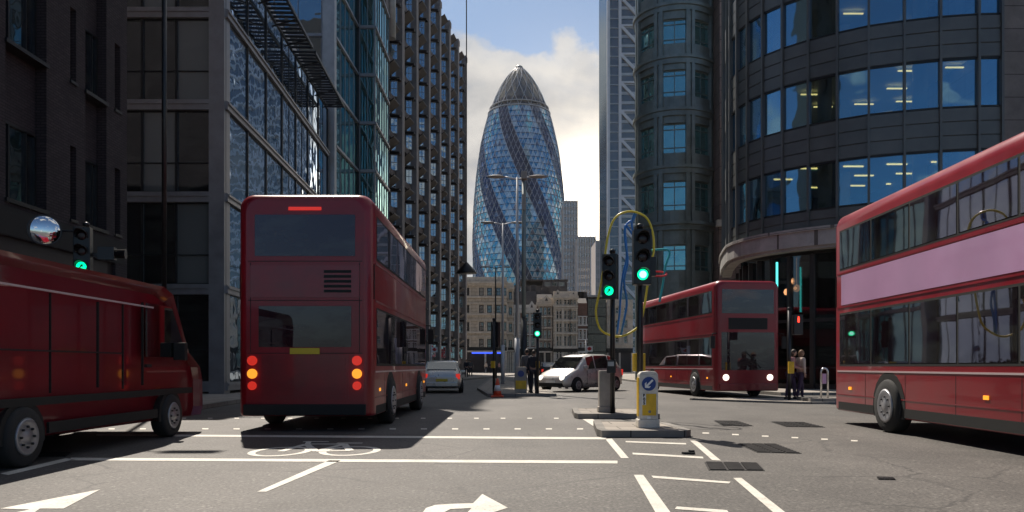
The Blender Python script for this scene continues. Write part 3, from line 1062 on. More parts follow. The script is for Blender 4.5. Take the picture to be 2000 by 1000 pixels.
# ================================================================== BUILDINGS AT THE END OF THE STREET
def old_building(name, label, px0, px1, ptop, Y, mat, rows, cols, ww, trim, frame=('white_frame', 'g_street'), shop=True, gables=(), roof=None, depth=14, cornice=True, mull=2):
    """street building facing the camera; rows = list of (y_top, y_bottom) window pixels, cols = centre pixels"""
    a, b = at(px0, 715, Y), at(px1, 715, Y)
    zt = at(0, ptop, Y).z
    e = thing(name, label, 'building', (a.x, Y, 0))
    T = fac(a.x, Y, 0)
    Lb = b.x - a.x
    k = Y / F
    holes, wins = [], []
    for (yt, yb) in rows:
        z0, z1 = at(0, yb, Y).z, at(0, yt, Y).z
        for c in cols:
            xc = (c - px0) * k
            x0, x1 = xc - ww * k / 2, xc + ww * k / 2
            if x0 < 0.05 or x1 > Lb - 0.05:
                x0, x1 = max(0.08, x0), min(Lb - 0.08, x1)
                if x1 - x0 < 0.25:
                    continue
            holes.append((x0, z0, x1, z1))
            wins.append((x0, z0, x1 - x0, z1 - z0))
    mb = MB(T)
    wall(mb, 0, Lb, 4.4 if shop else 0, zt, holes, 0, 0.5)
    mb.box(0, 0.52, 0, Lb, depth, zt - 0.02)
    mb.build('wall', mat, e)
    for x0, z0, w_, h in wins:
        window(e, T, x0, z0, w_, h, mull if isinstance(mull, int) and w_ > 1.1 else 1, 2, 0.09, frame, 0.22)
    tr = MB(T)
    for i, (yt, yb) in enumerate(rows):
        z0, z1 = at(0, yb, Y).z, at(0, yt, Y).z
        tr.box(-0.06, -0.28, z0 - 0.42, Lb + 0.06, -0.002, z0 - 0.16)
        tr.box(-0.04, -0.16, z1 + 0.25, Lb + 0.04, -0.002, z1 + 0.42)
        for x0, zz, w_, h in wins:
            if abs(zz - z0) < 1e-6:
                tr.box(x0 - 0.2, -0.1, z0 - 0.15, x0 - 0.02, -0.002, z1 + 0.24)
                tr.box(x0 + w_ + 0.02, -0.1, z0 - 0.15, x0 + w_ + 0.2, -0.002, z1 + 0.24)
    if cornice:
        tr.box(-0.15, -0.55, zt - 0.45, Lb + 0.15, -0.004, zt - 0.1)
        tr.box(-0.10, -0.35, zt - 0.75, Lb + 0.10, -0.004, zt - 0.45)
        tr.box(-0.02, -0.02, zt, Lb + 0.02, 0.5, zt + 0.7)
    tr.build('cornice', trim, e)
    for g0, g1, gy in gables:
        x0, x1, zg = (g0 - px0) * k, (g1 - px0) * k, at(0, gy, Y).z
        zb = zt + 0.2 if cornice else zt
        MB(T).prism_y([(x0, zb - 0.3), (x1, zb - 0.3), (x1, zb), ((x0 + x1) / 2, zg), (x0, zb)], -0.62, 0.45).build('gable', trim, e)
        MB(T).prism_y([(x0 + 0.35 * (x1 - x0), zb - 0.05), (x1 - 0.35 * (x1 - x0), zb - 0.05), ((x0 + x1) / 2, zb + (zg - zb) * 0.55)], -0.66, -0.62).build('gable_panel', 'roof_dark', e)
    if roof:
        zr = at(0, roof, Y).z
        r_ = MB(T)
        r_.prism_x([(0.7, zt), (2.6, zr), (depth - 2.6, zr), (depth, zt)], 0, Lb)
        for cx in (0.15, 0.55, 0.88):
            r_.box(cx * Lb - 0.5, 4, zr - 1.0, cx * Lb + 0.5, 5.2, zr + 1.3)
        r_.build('roof', 'roof_dark', e)
    if shop:
        MB(T).box(0.02, 0.25, 0, Lb - 0.02, 0.5, 3.6).build('shopfront', 'shop_dark', e)
        MB(T).box(0, -0.12, 3.6, Lb, 0.5, 4.4).build('fascia', 'black_matt', e)
        m = max(2, int(Lb / 3.2))
        for i in range(m + 1):
            x = 0.15 + i * (Lb - 0.3) / m
            MB(T).box(x - 0.15, -0.05, 0, x + 0.15, 0.24, 3.6).build('pilaster', trim, e)
    return e


eb = old_building('stone_building', 'cream stone corner building of five storeys beside the ribbed block', 906, 990, 549, 130, 'stone_cream',
                  [(562, 577), (596, 611), (629, 646), (662, 683)], [912, 940, 956, 974, 985], 9.5, 'stone_trim', ('metal_dark', 'g_street'))
sf = MB(fac(-8.0, 130, 0)).box(1.2, -0.2, 3.3, 6.6, -0.14, 3.55).build('lit_sign', 'blue_lamp', eb)
old_building('stone_building', 'narrow cream stone building with close windows beside the cream corner building', 991, 1003, 560, 132, 'stone_cream',
             [(570, 585), (600, 615), (632, 648), (664, 682)], [997], 6, 'stone_trim', ('metal_dark', 'g_street'))
old_building('victorian_building', 'dark red brick building with white bay windows and one steep small gable', 1003, 1048, 603, 134, 'brick_red',
             [(612, 628), (634, 650), (657, 676)], [1010, 1029, 1041], 8, 'white_frame', gables=[(1030, 1047, 588)], roof=566)
old_building('gabled_building', 'narrow brown stone building with curved shaped gable next to the cream pedimented building', 1049, 1079, 590, 133, 'granite_brown',
             [(600, 615), (622, 637), (645, 660), (668, 684)], [1057, 1065, 1073], 6, 'stone_trim', gables=[(1056, 1078, 576)], roof=572)
old_building('pedimented_building', 'cream stone building with two triangular pediments on its roofline', 1081, 1128, 577, 132, 'stone_cream',
             [(582, 595), (606, 623), (631, 648), (656, 676), (681, 700)], [1089, 1095, 1104, 1110, 1117, 1123], 4.6, 'stone_trim', gables=[(1082, 1096, 566), (1112, 1127, 569)], mull=1)
old_building('brick_townhouse', 'small red brick house with white sash windows between cream and dark buildings', 1129, 1147, 592, 133, 'brick_red',
             [(622, 632), (647, 660), (672, 684)], [1134, 1142], 4, 'white_frame', cornice=False, roof=580)


def dark_grid():
    e = thing('dark_office', 'low dark modern office with a fine window grid next to the red brick house', 'building', at(1148, 715, 136).to_tuple()[:2] + (0,))
    p0 = at(1148, 715, 136).x
    p1 = at(1184, 715, 136).x
    T = fac(p0, 136, 0)
    L = p1 - p0
    zt = at(0, 580, 136).z
    MB(T).box(0, 0.3, 0, L, 14, zt).build('wall', 'roof_dark', e)
    for i in range(4):
        window(e, T, 0.02, 0.6 + i * 3.15, L - 0.04, 3.1, 9, 2, 0.08, ('metal_dark', 'g_street'), 0.02)
    MB(T).box(-0.05, -0.1, zt, L + 0.05, 14, zt + 0.35).build('parapet', 'metal_grey', e)


dark_grid()
old_building('pale_block', 'pale pinkish block with a blank wall beside the dark modern office', 1185, 1236, 585, 138, 'stone_trim',
             [(600, 612), (625, 640), (655, 670)], [1205, 1222], 7, 'stone_trim', cornice=False)
# blocks showing above the old roofs
bk = thing('brown_block', 'plain brown flat roofed block rising behind the old gabled roofs', 'building', at(1018, 715, 165).to_tuple()[:2] + (0,))
T_ = fac(at(1018, 715, 165).x, 165, 0)
MB(T_).box(0, 0, 0, 9.6, 12, at(0, 558, 165).z).box(4.6, -1, 0, 9.8, 11.5, at(0, 549, 165).z).box(-0.2, -1.2, at(0, 549, 165).z, 10.0, 11.8, at(0, 547, 165).z).build('wall', 'roof_dark', bk)
for i in range(3):
    window(bk, T_, 5.0 + i * 1.5, at(0, 560, 165).z, 1.2, 0.9, 1, 1, 0.06, ('metal_grey', 'g_street'), -1.1)


# ---- the tall curved glass tower
def gherkin():
    Yc, Xc = 452.0, 4.2
    e = thing('glass_tower', 'tall bullet shaped blue glass tower with dark spiral bands', 'skyscraper', (Xc, Yc, 0))
    prof = [(0, 24.6), (25, 25.9), (53, 27.0), (77.7, 27.3), (101.7, 26.2), (125.7, 23.4), (137.7, 21.0), (149.7, 17.7), (161.7, 12.8), (169, 8.6), (173.7, 5.0), (176.5, 2.2)]

    def rad(z):
        for (z0, r0), (z1, r1) in zip(prof, prof[1:]):
            if z0 <= z <= z1:
                i = prof.index((z0, r0))
                pm = prof[max(0, i - 1)]
                pn = prof[min(len(prof) - 1, i + 2)]
                t = (z - z0) / (z1 - z0)
                m0 = (r1 - pm[1]) / max(1e-6, z1 - pm[0]) * (z1 - z0)
                m1 = (pn[1] - r0) / max(1e-6, pn[0] - z0) * (z1 - z0)
                return (2 * t**3 - 3 * t**2 + 1) * r0 + (t**3 - 2 * t**2 + t) * m0 + (-2 * t**3 + 3 * t**2) * r1 + (t**3 - t**2) * m1
        return prof[-1][1]
    NC, rowh = 54, 3.4
    zt = 149.0
    nr = 44
    rng = random.Random(5)

    def pt(i, j, dr=0.0):
        z = zt - rowh * j
        r = rad(max(0, z)) + dr
        a = (i + j / 2) * 2 * math.pi / NC + 0.32
        return (Xc + math.sin(a) * r, Yc - math.cos(a) * r, z)
    sh = MB()
    lat = MB()
    for j in range(nr):
        for i in range(NC):
            a, b, c, d = pt(i, j), pt(i + 1, j), pt(i, j + 1), pt(i + 1, j + 1)
            # row j+1 is shifted half a cell: triangle (i,j),(i+1,j),(i,j+1) points down, (i+1,j),(i+1,j+1),(i,j+1) points up
            band = (i % 9) < 3
            edge = (i % 9) in (3, 8)
            if band:
                m1 = m2 = 0
                if rng.random() < 0.10:
                    m2 = 3
            else:
                m1 = 1 if rng.random() < 0.85 else 2
                m2 = 2 if rng.random() < (0.75 if edge else 0.5) else (1 if rng.random() < 0.7 else 3)
            sh.add([a, b, c], [(0, 1, 2)], m1)
            sh.add([b, d, c], [(0, 1, 2)], m2)
            ang = ((i + j / 2) * 360 / NC + 18.3) % 360
            if 110 < ang < 250:
                continue
            big = (i % 9) in (0, 3, 6)
            if True:
                wd = 0.42 if big else (0.2 if not band else 0.05)
                lat.beam(pt(i, j, 0.05), pt(i, j + 1, 0.05), wd, 0.15)
                wd2 = 0.36 if (i + j) % 9 in (0, 3, 6) else (0.18 if not band else 0.05)
                lat.beam(pt(i + 1, j, 0.05), pt(i, j + 1, 0.05), wd2, 0.15)
    blue = glass('tower_blue', (0.22, 0.66, 0.92), (0.006, 0.12, 0.23), 0.40, 0.0, 1, rough=0.06)
    dark = glass('tower_dark', (0.09, 0.16, 0.30), (0.008, 0.020, 0.050), 0.16, 0.0, 1, rough=0.06)
    pale = glass('tower_pale', (0.78, 0.92, 0.98), (0.34, 0.44, 0.50), 0.42, 0.0, 1, rough=0.10)
    mid = glass('tower_mid', (0.34, 0.40, 0.52), (0.05, 0.06, 0.09), 0.34, 0.0, 1, rough=0.08)
    sh.build('glass_shell', [dark, blue, pale, mid], e)
    lat.build('lattice', 'white_steel', e)
    fl = MB()
    for j in range(0, nr, 1):
        z = zt - rowh * j
        r = rad(z)
        fl.lathe([(r + 0.06, z - 0.14), (r + 0.2, z - 0.14), (r + 0.2, z + 0.14), (r + 0.06, z + 0.14)], 72, (Xc, Yc, 0), smooth=False)
    fl.build('floor_bands', dark, e)
    # upper dome, darker glass with fine lattice
    top = MB()
    n2, zz = 36, [149.0 + 27.5 * (k / 9) for k in range(10)]
    for k in range(9):
        for i in range(n2):
            def q(ii, kk):
                r = rad(zz[kk]) - 0.25
                a = (ii + kk / 2) * 2 * math.pi / n2
                return (Xc + math.sin(a) * r, Yc - math.cos(a) * r, zz[kk])
            a, b, c, d = q(i, k), q(i + 1, k), q(i, k + 1), q(i + 1, k + 1)
            top.add([a, b, c], [(0, 1, 2)], 0 if k < 2 else rng.choice((1, 2)))
            top.add([b, d, c], [(0, 1, 2)], 0 if k < 2 else rng.choice((1, 1, 2)))
    cap = glass('tower_cap', (0.42, 0.41, 0.38), (0.085, 0.080, 0.072), 0.20, 0.0, 1, rough=0.12)
    cap2 = glass('tower_cap_grey', (0.40, 0.40, 0.40), (0.085, 0.082, 0.08), 0.18, 0.0, 1, rough=0.14)
    cap0 = glass('tower_cap_low', (0.22, 0.23, 0.26), (0.028, 0.028, 0.034), 0.15, 0.0, 1, rough=0.10)
    top.build('dome_glass', [cap0, cap, cap2], e)
    tl = MB()
    for i in range(18):
        for sgn in (1, -1):
            pts = []
            for k in range(28):
                z = 149 + 27.5 * k / 27
                a = i * 2 * math.pi / 18 + sgn * (z - 149) * 0.0245
                r = rad(z) + 0.02
                pts.append((Xc + math.sin(a) * r, Yc - math.cos(a) * r, z))
            tl.tube(pts, 0.15, 4)
    tl.build('dome_lattice', 'white_steel', e)
    rg = MB()
    rg.lathe([(18.0, 149.0), (18.5, 149.1), (18.5, 149.5), (18.0, 149.6)], 72, (Xc, Yc, 0))
    rg.lathe([(17.2, 152.0), (17.55, 152.1), (17.55, 152.35), (17.2, 152.45)], 72, (Xc, Yc, 0))
    rg.build('ring_rail', 'white_steel', e)
    MB().lathe([(2.6, 176.2), (2.2, 177.2), (1.3, 177.9), (0.0, 178.2)], 24, (Xc, Yc, 0)).build('roof_cap', 'gherkin_cap', e)


gherkin()


# ---- white braced tower
def braced_tower():
    Y = 300.0
    x0 = at(1188, 0, Y).x
    e = thing('braced_tower', 'tall office tower with white diagonal steel bracing beside the round green turret', 'skyscraper', (x0, Y, 0))
    T = fac(x0, Y, 0)
    Wd, H = 30.0, 190.0
    MB(T).box(0.25, 0.4, 0, Wd, 34, H).build('wall', 'g_braced', e)
    bays = [(0.0, 4.4), (5.2, 15.0), (15.6, 29.6)]
    for x in (0.0, 4.5, 15.0, 29.4):
        MB(T).box(x - 0.5, -0.6, 0, x + 0.6, 0.5, H).build('column', 'white_steel', e)
    fb = MB(T)
    for k in range(int(H / 3.7)):
        z = k * 3.7
        fb.box(0.7, 0.15, z, 4.0, 0.39, z + 0.35)
        fb.box(5.0, 0.1, z, Wd, 0.38, z + (1.1 if k % 3 else 0.5))
    fb.build('floor_bands', 'metal_pale', e)
    br = MB(T)
    hb = MB(T)
    for k in range(17):
        z = 1.0 + k * 11.1
        hb.box(4.95, -0.45, z - 0.35, 29.05, 0.3, z + 0.35)
        br.beam((5.2, -0.1, z + 10.6), (14.7, -0.1, z + 0.5), 0.95, 1.1)
        br.beam((15.4, -0.1, z + 0.5), (29.1, -0.1, z + 10.6), 0.6, 0.9)
    br.build('brace', 'white_steel', e)
    hb.build('cross_beam', 'white_steel', e)


braced_tower()


def far_tower(label, px0, px1, ptop, Y, fins):
    a = at(px0, 715, Y)
    wd = (px1 - px0) / F * Y
    zt = at(0, ptop, Y).z
    e = thing('far_tower', label, 'tower block', (a.x, Y, 0), group='towers far behind the old buildings')
    T = fac(a.x, Y, 0)
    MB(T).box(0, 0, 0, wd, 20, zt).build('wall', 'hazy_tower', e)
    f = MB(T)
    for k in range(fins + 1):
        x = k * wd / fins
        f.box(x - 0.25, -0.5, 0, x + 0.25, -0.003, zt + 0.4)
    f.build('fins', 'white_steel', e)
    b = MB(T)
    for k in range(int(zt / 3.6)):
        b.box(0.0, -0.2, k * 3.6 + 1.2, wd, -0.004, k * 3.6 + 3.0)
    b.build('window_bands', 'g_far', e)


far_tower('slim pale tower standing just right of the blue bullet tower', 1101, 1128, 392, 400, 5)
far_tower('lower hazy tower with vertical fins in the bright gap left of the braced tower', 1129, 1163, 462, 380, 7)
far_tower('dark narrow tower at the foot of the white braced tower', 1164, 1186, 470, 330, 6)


# ================================================================== BUILDINGS, RIGHT SIDE
def turret():
    cx, cy, r = 12.9, 61.0, 3.05
    e = thing('round_turret', 'dark green round corner turret with tall teal windows', 'building', (cx, cy, 0))
    H = 33.0
    sills = [8.4, 12.95, 17.3, 21.6, 25.6, 29.6]
    heads = [10.4, 15.25, 19.6, 23.65, 27.5, 31.5]
    a0 = math.atan2(-cy, -cx)

    def P(a, rr):
        return (cx + rr * math.cos(a), cy + rr * math.sin(a))
    grp = R(45)
    half = R(18.5)
    body = MB()
    cols = []
    ng = 8
    for g in range(ng):
        ac = a0 + g * grp
        a1, a2 = ac + half, ac + grp - half       # pier between two windows
        n = 3
        poly = [P(a1 + (a2 - a1) * k / n, r) for k in range(n + 1)] + [P(a2 - (a2 - a1) * k / n, r - 0.5) for k in range(n + 1)]
        body.prism(poly, 0, H)
        # spandrels in the window bay
        b1, b2 = ac - half, ac + half
        n = 6
        zz = [0.0] + [v for p in zip(sills, heads) for v in p] + [H]
        for z0, z1 in zip(zz[0::2], zz[1::2]):
            poly = [P(b1 + (b2 - b1) * k / n, r - 0.04) for k in range(n + 1)] + [P(b2 - (b2 - b1) * k / n, r - 0.5) for k in range(n + 1)]
            body.prism(poly, z0, z1)
        # pilaster fins each side of the bay
        for aa in (ac - half, ac + half):
            cols.append(aa)
    body.build('wall', 'turret_green', e)
    for aa in cols:
        if math.cos(aa - a0) < -0.2:
            continue
        T = Matrix.Translation((*P(aa, r - 0.02), 0)) @ Matrix.Rotation(aa, 4, 'Z')
        MB(T).box(-0.1, -0.13, 0.0, 0.14, 0.13, H).build('pilaster', 'turret_green', e)
    for zb in (12.0, 16.3, 20.65, 24.6, 28.6):
        big = 0.42 if zb < 13 else 0.22
        MB().lathe([(r - 0.1, zb - 0.55), (r + big * 0.5, zb - 0.5), (r + big * 0.5, zb - 0.15), (r + big, zb - 0.1), (r + big, zb + 0.12), (r - 0.1, zb + 0.2)], 64, (cx, cy, 0), smooth=False).build('ledge', 'turret_green', e)
    for g in (-2, -1, 0, 1, 2):
        ac = a0 + g * grp
        wd = 2 * (r - 0.18) * math.sin(half)
        T = Matrix.Translation((*P(ac, (r - 0.1) * math.cos(half)), 0)) @ Matrix.Rotation(ac + R(90), 4, 'Z')
        for z0, z1 in zip(sills, heads):
            window(e, T, -wd / 2, z0, wd, z1 - z0, 2, [0.2, 0.8], 0.09, ('turret_green', 'g_turret'), 0.0)
    MB().lathe([(r - 0.55, 0.0), (r - 0.55, H - 0.1)], 32, (cx, cy, 0)).build('inner_core', 'inner_dark', e)
    MB().box(cx + 1.0, cy + 0.6, 0, cx + 14, cy + 20, H + 2).build('rear_block', 'turret_green', e)


turret()


def granite_pier():
    e = thing('granite_building', 'brown granite clad building between the round turret and the curved office', 'building', (15.6, 57.5, 0))
    T = fac(15.55, 57.5, 0)
    L = 6.0
    sills = [8.2, 12.7, 17.0, 21.3, 25.4, 29.4]
    holes = [(1.55, z, 3.2, z + 2.7) for z in sills]
    mb = MB(T)
    wall(mb, 0, L, 11.6, 36, holes, 0, 0.5)
    wall(mb, -0.15, L, 0, 11.6, [(1.55, 8.2, 3.2, 10.9)], -0.12, 0.5)
    mb.box(0, 0.52, 0, L, 9, 36)
    mb.build('wall', 'granite_brown', e)
    MB(T).box(-0.3, -0.4, 11.6, L, 0.0, 12.1).box(0.35, -0.42, 9.6, 0.75, -0.12, 11.5).build('cornice', 'stone_trim', e)
    for z in sills:
        window(e, T, 1.55, z, 1.65, 2.7, 1, 2, 0.08, ('metal_dark', 'g_blue'), 0.2)


granite_pier()


def curved_office():
    e = thing('curved_office', 'dark curved office with ribbon windows and a stone ledge above its shopfront', 'building', (14.8, 34.9, 0))
    spec = [(1955, 33.0), (1910, 33.05), (1836, 33.3), (1766, 33.7), (1697, 34.2), (1636, 34.9), (1580, 35.7), (1530, 36.6), (1492, 37.5), (1463, 38.5), (1443, 39.5), (1430, 40.6), (1424, 42.0)]
    pts = [Vector(((p - 1000) / F * Y, Y)) for p, Y in spec] + [Vector((12.25, 44.0)), Vector((13.0, 47.0))]
    n = len(pts)
    nor = []
    for i in range(n):
        d = (pts[min(n - 1, i + 1)] - pts[max(0, i - 1)]).normalized()
        nor.append(Vector((-d.y, d.x)) if Vector((-d.y, d.x)).dot(Vector((-0.6, -1))) > 0 else Vector((d.y, -d.x)))

    def seg(mb, i, d0, d1, z0, z1, mi=0, t0=0.0, t1=1.0):
        """curved slab between offsets d0 (outer) and d1 (inner) of segment i"""
        a, b = pts[i].lerp(pts[i + 1], t0), pts[i].lerp(pts[i + 1], t1)
        na, nb = nor[i].lerp(nor[i + 1], t0).normalized(), nor[i].lerp(nor[i + 1], t1).normalized()
        mb.prism([a + na * d0, b + nb * d0, b + nb * d1, a + na * d1], z0, z1, mi)
    sill = [8.4, 12.35, 16.3, 20.25]
    wh = 2.15
    # spandrels: three flat bands with shadow gaps between
    zones = [(7.5, 8.4)] + [(s + wh, s + 3.95) for s in sill]
    for z0, z1 in zones:
        mb = MB()
        k = 3 if z1 - z0 > 1.2 else 2
        h = (z1 - z0) / k
        for i in range(n - 1):
            for j in range(k):
                seg(mb, i, 0.06, -0.15, z0 + j * h + 0.025, z0 + (j + 1) * h - 0.025)
            seg(mb, i, 0.0, -0.14, z0 + 0.004, z1 - 0.004)
        mb.build('spandrel', 'panel_dark', e)
    for s in sill[:3]:
        for i in range(n - 1):
            mb = MB()
            seg(mb, i, -0.02, -0.05, s, s + wh, 0, 0.02, 0.98)
            mb.build('window', 'g_clear', e)
        for za in (s, s + wh - 0.07):
            mb = MB()
            for i in range(n - 1):
                seg(mb, i, 0.05, -0.1, za, za + 0.07)
            mb.build('window_rail', 'metal_dark', e)
    mb = MB()
    for i in range(n - 1):
        seg(mb, i, -0.02, -0.05, 20.25, 22.4)
    mb.build('top_windows', 'g_blue', e)
    for i in range(n):
        T = Matrix.Translation((pts[i].x, pts[i].y, 0)) @ Matrix.Rotation(math.atan2(nor[i].y, nor[i].x), 4, 'Z')
        MB(T).box(-0.12, -0.05, 7.5, 0.17, 0.05, 24.2).build('mullion', 'panel_dark', e)
    # stone ledge
    lg = MB()
    for i in range(n - 1):
        seg(lg, i, 0.26, -0.4, 6.75, 7.45)
        seg(lg, i, 0.34, -0.4, 7.452, 7.6)
        seg(lg, i, 0.14, -0.4, 6.62, 6.748)
    lg.build('ledge', 'ledge_stone', e)
    # floors, ceiling lights and columns seen through the glass
    inner = [p - nn * 0.25 for p, nn in zip(pts, nor)]
    back = [Vector((24, 46.5)), Vector((24, 33.6))]
    for s in (7.9, 11.7, 15.65, 19.6):
        MB().prism([(p.x, p.y) for p in inner] + [(b.x, b.y) for b in back], s - 0.35 + (0 if s > 8 else 0), s + 0.3).build('floor_slab', 'inner_white' if s > 8 else 'inner_dark', e)
    for s in (8.2, 12.0, 15.95):
        MB().prism([(14.3, 46.1), (14.3, 46.4), (24, 46.4), (24, 38.5), (23.7, 38.5), (23.7, 46.1)], s, s + 3.1).build('back_wall', 'inner_dark', e)
        rng = random.Random(int(s * 10))
        for (x, y) in ((14.9, 36.6), (18.9, 35.6), (13.3, 40.2), (17.5, 40.5), (22.2, 36.0)):
            MB().lathe([(0.32, s), (0.32, s + 3.15)], 20, (x, y, 0)).build('column', 'inner_white', e)
        for r_ in range(4):
            for c in range(5):
                x = 14.2 + c * 2.0 + 0.6 * (r_ % 2)
                y = 37.0 + r_ * 2.3 - c * 0.42
                if rng.random() < (0.12 if s < 9 else 0.45):
                    continue
                MB().box(x, y, s + 3.09, x + 1.0, y + 0.09, s + 3.14).build('ceiling_light', 'ceiling_lamp', e)
    MB().prism([(p.x, p.y) for p in inner] + [(b.x, b.y) for b in back], 22.5, 24.2).build('roof', 'panel_dark', e)
    # shopfront under the ledge
    gl_ = MB()
    for i in range(n - 1):
        mb = MB()
        seg(mb, i, -0.75, -0.8, 0.35, 6.5, 0, 0.0, 1.0)
        mb.build('shop_window', 'g_shop', e)
        if i % 2 == 0 or i > 8:
            mb = MB()
            seg(mb, i, -0.86, -0.9, 2.55, 3.25, 0, 0.08, 0.92)
            mb.build('blind', 'pale_panel', e)
    pl = MB()
    for i in range(n - 1):
        seg(pl, i, -0.55, -1.1, 0, 6.5, 0, 0.0, 0.16)
        seg(pl, i, -0.70, -0.9, 3.3, 3.45, 0, 0.17, 0.99)
        seg(pl, i, -0.68, -0.92, 0.0, 0.35, 0, 0.17, 0.99)
    pl.build('shopfront_frame', 'shop_dark', e)
    MB().prism([(13.2, 45.5), (13.2, 46.4), (24, 46.4), (24, 36.5), (23.5, 36.5), (23.5, 45.5)], 0, 6.4).build('shop_back_wall', 'shop_dark', e)
    for x, y, z in ((13.55, 37.2, 5.3), (13.75, 37.1, 4.95), (13.4, 37.4, 4.8), (16.0, 36.2, 5.4), (16.2, 36.1, 5.0), (15.9, 36.5, 4.8)):
        MB().lathe([(0.02, z + 0.2), (0.12, z + 0.14), (0.17, z), (0.12, z - 0.13), (0.0, z - 0.18)], 14, (x, y, 0)).tube([(x, y, z + 0.18), (x, y, 6.45)], 0.012, 5).build('pendant_lamp', 'warm_lamp', e)
    a = at(1518, 608, 36.3)
    MB().box(a.x - 0.04, 36.3, at(0, 605, 36.3).z, a.x + 0.04, 36.36, at(0, 512, 36.3).z).build('light_strip', 'teal_lamp', e)
    # flat stone end wall
    T = fac(20.98, 33.0, 0)
    hs = [(1.9, s + 0.2, 3.4, s + 2.2) for s in sill]
    mb = MB(T)
    wall(mb, 0.0, 12.0, 0, 24.4, hs, -0.05, 0.4)
    mb.box(0.06, 0.42, 0, 12, 14, 24.4)
    mb.build('stone_wall', 'granite_grey', e)
    for h_ in hs:
        window(e, T, h_[0], h_[1], 1.5, 2.0, 1, 1, 0.07, ('metal_dark', 'g_blue'), 0.12)


curved_office()


# ================================================================== VEHICLES
def tyre_wheel(parent, x, y, r, wd, side, T):
    """wheel with tyre and rim; axle along local x"""
    x = x + side * 0.05
    o = MB(T).lathe([(r * 0.62, -wd / 2), (r * 0.93, -wd / 2), (r, -wd / 2 + 0.04), (r, wd / 2 - 0.04), (r * 0.93, wd / 2), (r * 0.62, wd / 2)], 28, (x, y, r), 'x').build('wheel', 'rubber', parent)
    sub_parent(o)
    s = side
    rm = MB(T).lathe([(0.0, s * (wd / 2 + 0.022)), (r * 0.16, s * (wd / 2 + 0.024)), (r * 0.22, s * (wd / 2 + 0.004)), (r * 0.46, s * (wd / 2 + 0.006)), (r * 0.56, s * (wd / 2 + 0.024)), (r * 0.64, s * (wd / 2 + 0.002))], 28, (x, y, r), 'x')
    for k in range(8):
        a = 2 * math.pi * k / 8
        rm.lathe([(0.016, s * (wd / 2)), (0.016, s * (wd / 2 + 0.03)), (0.0, s * (wd / 2 + 0.032))], 6, (x, y + math.cos(a) * r * 0.34, r + math.sin(a) * r * 0.34), 'x', 1)
    rm.build('rim', ['wheel_rim', 'metal_dark'], o)
    return o


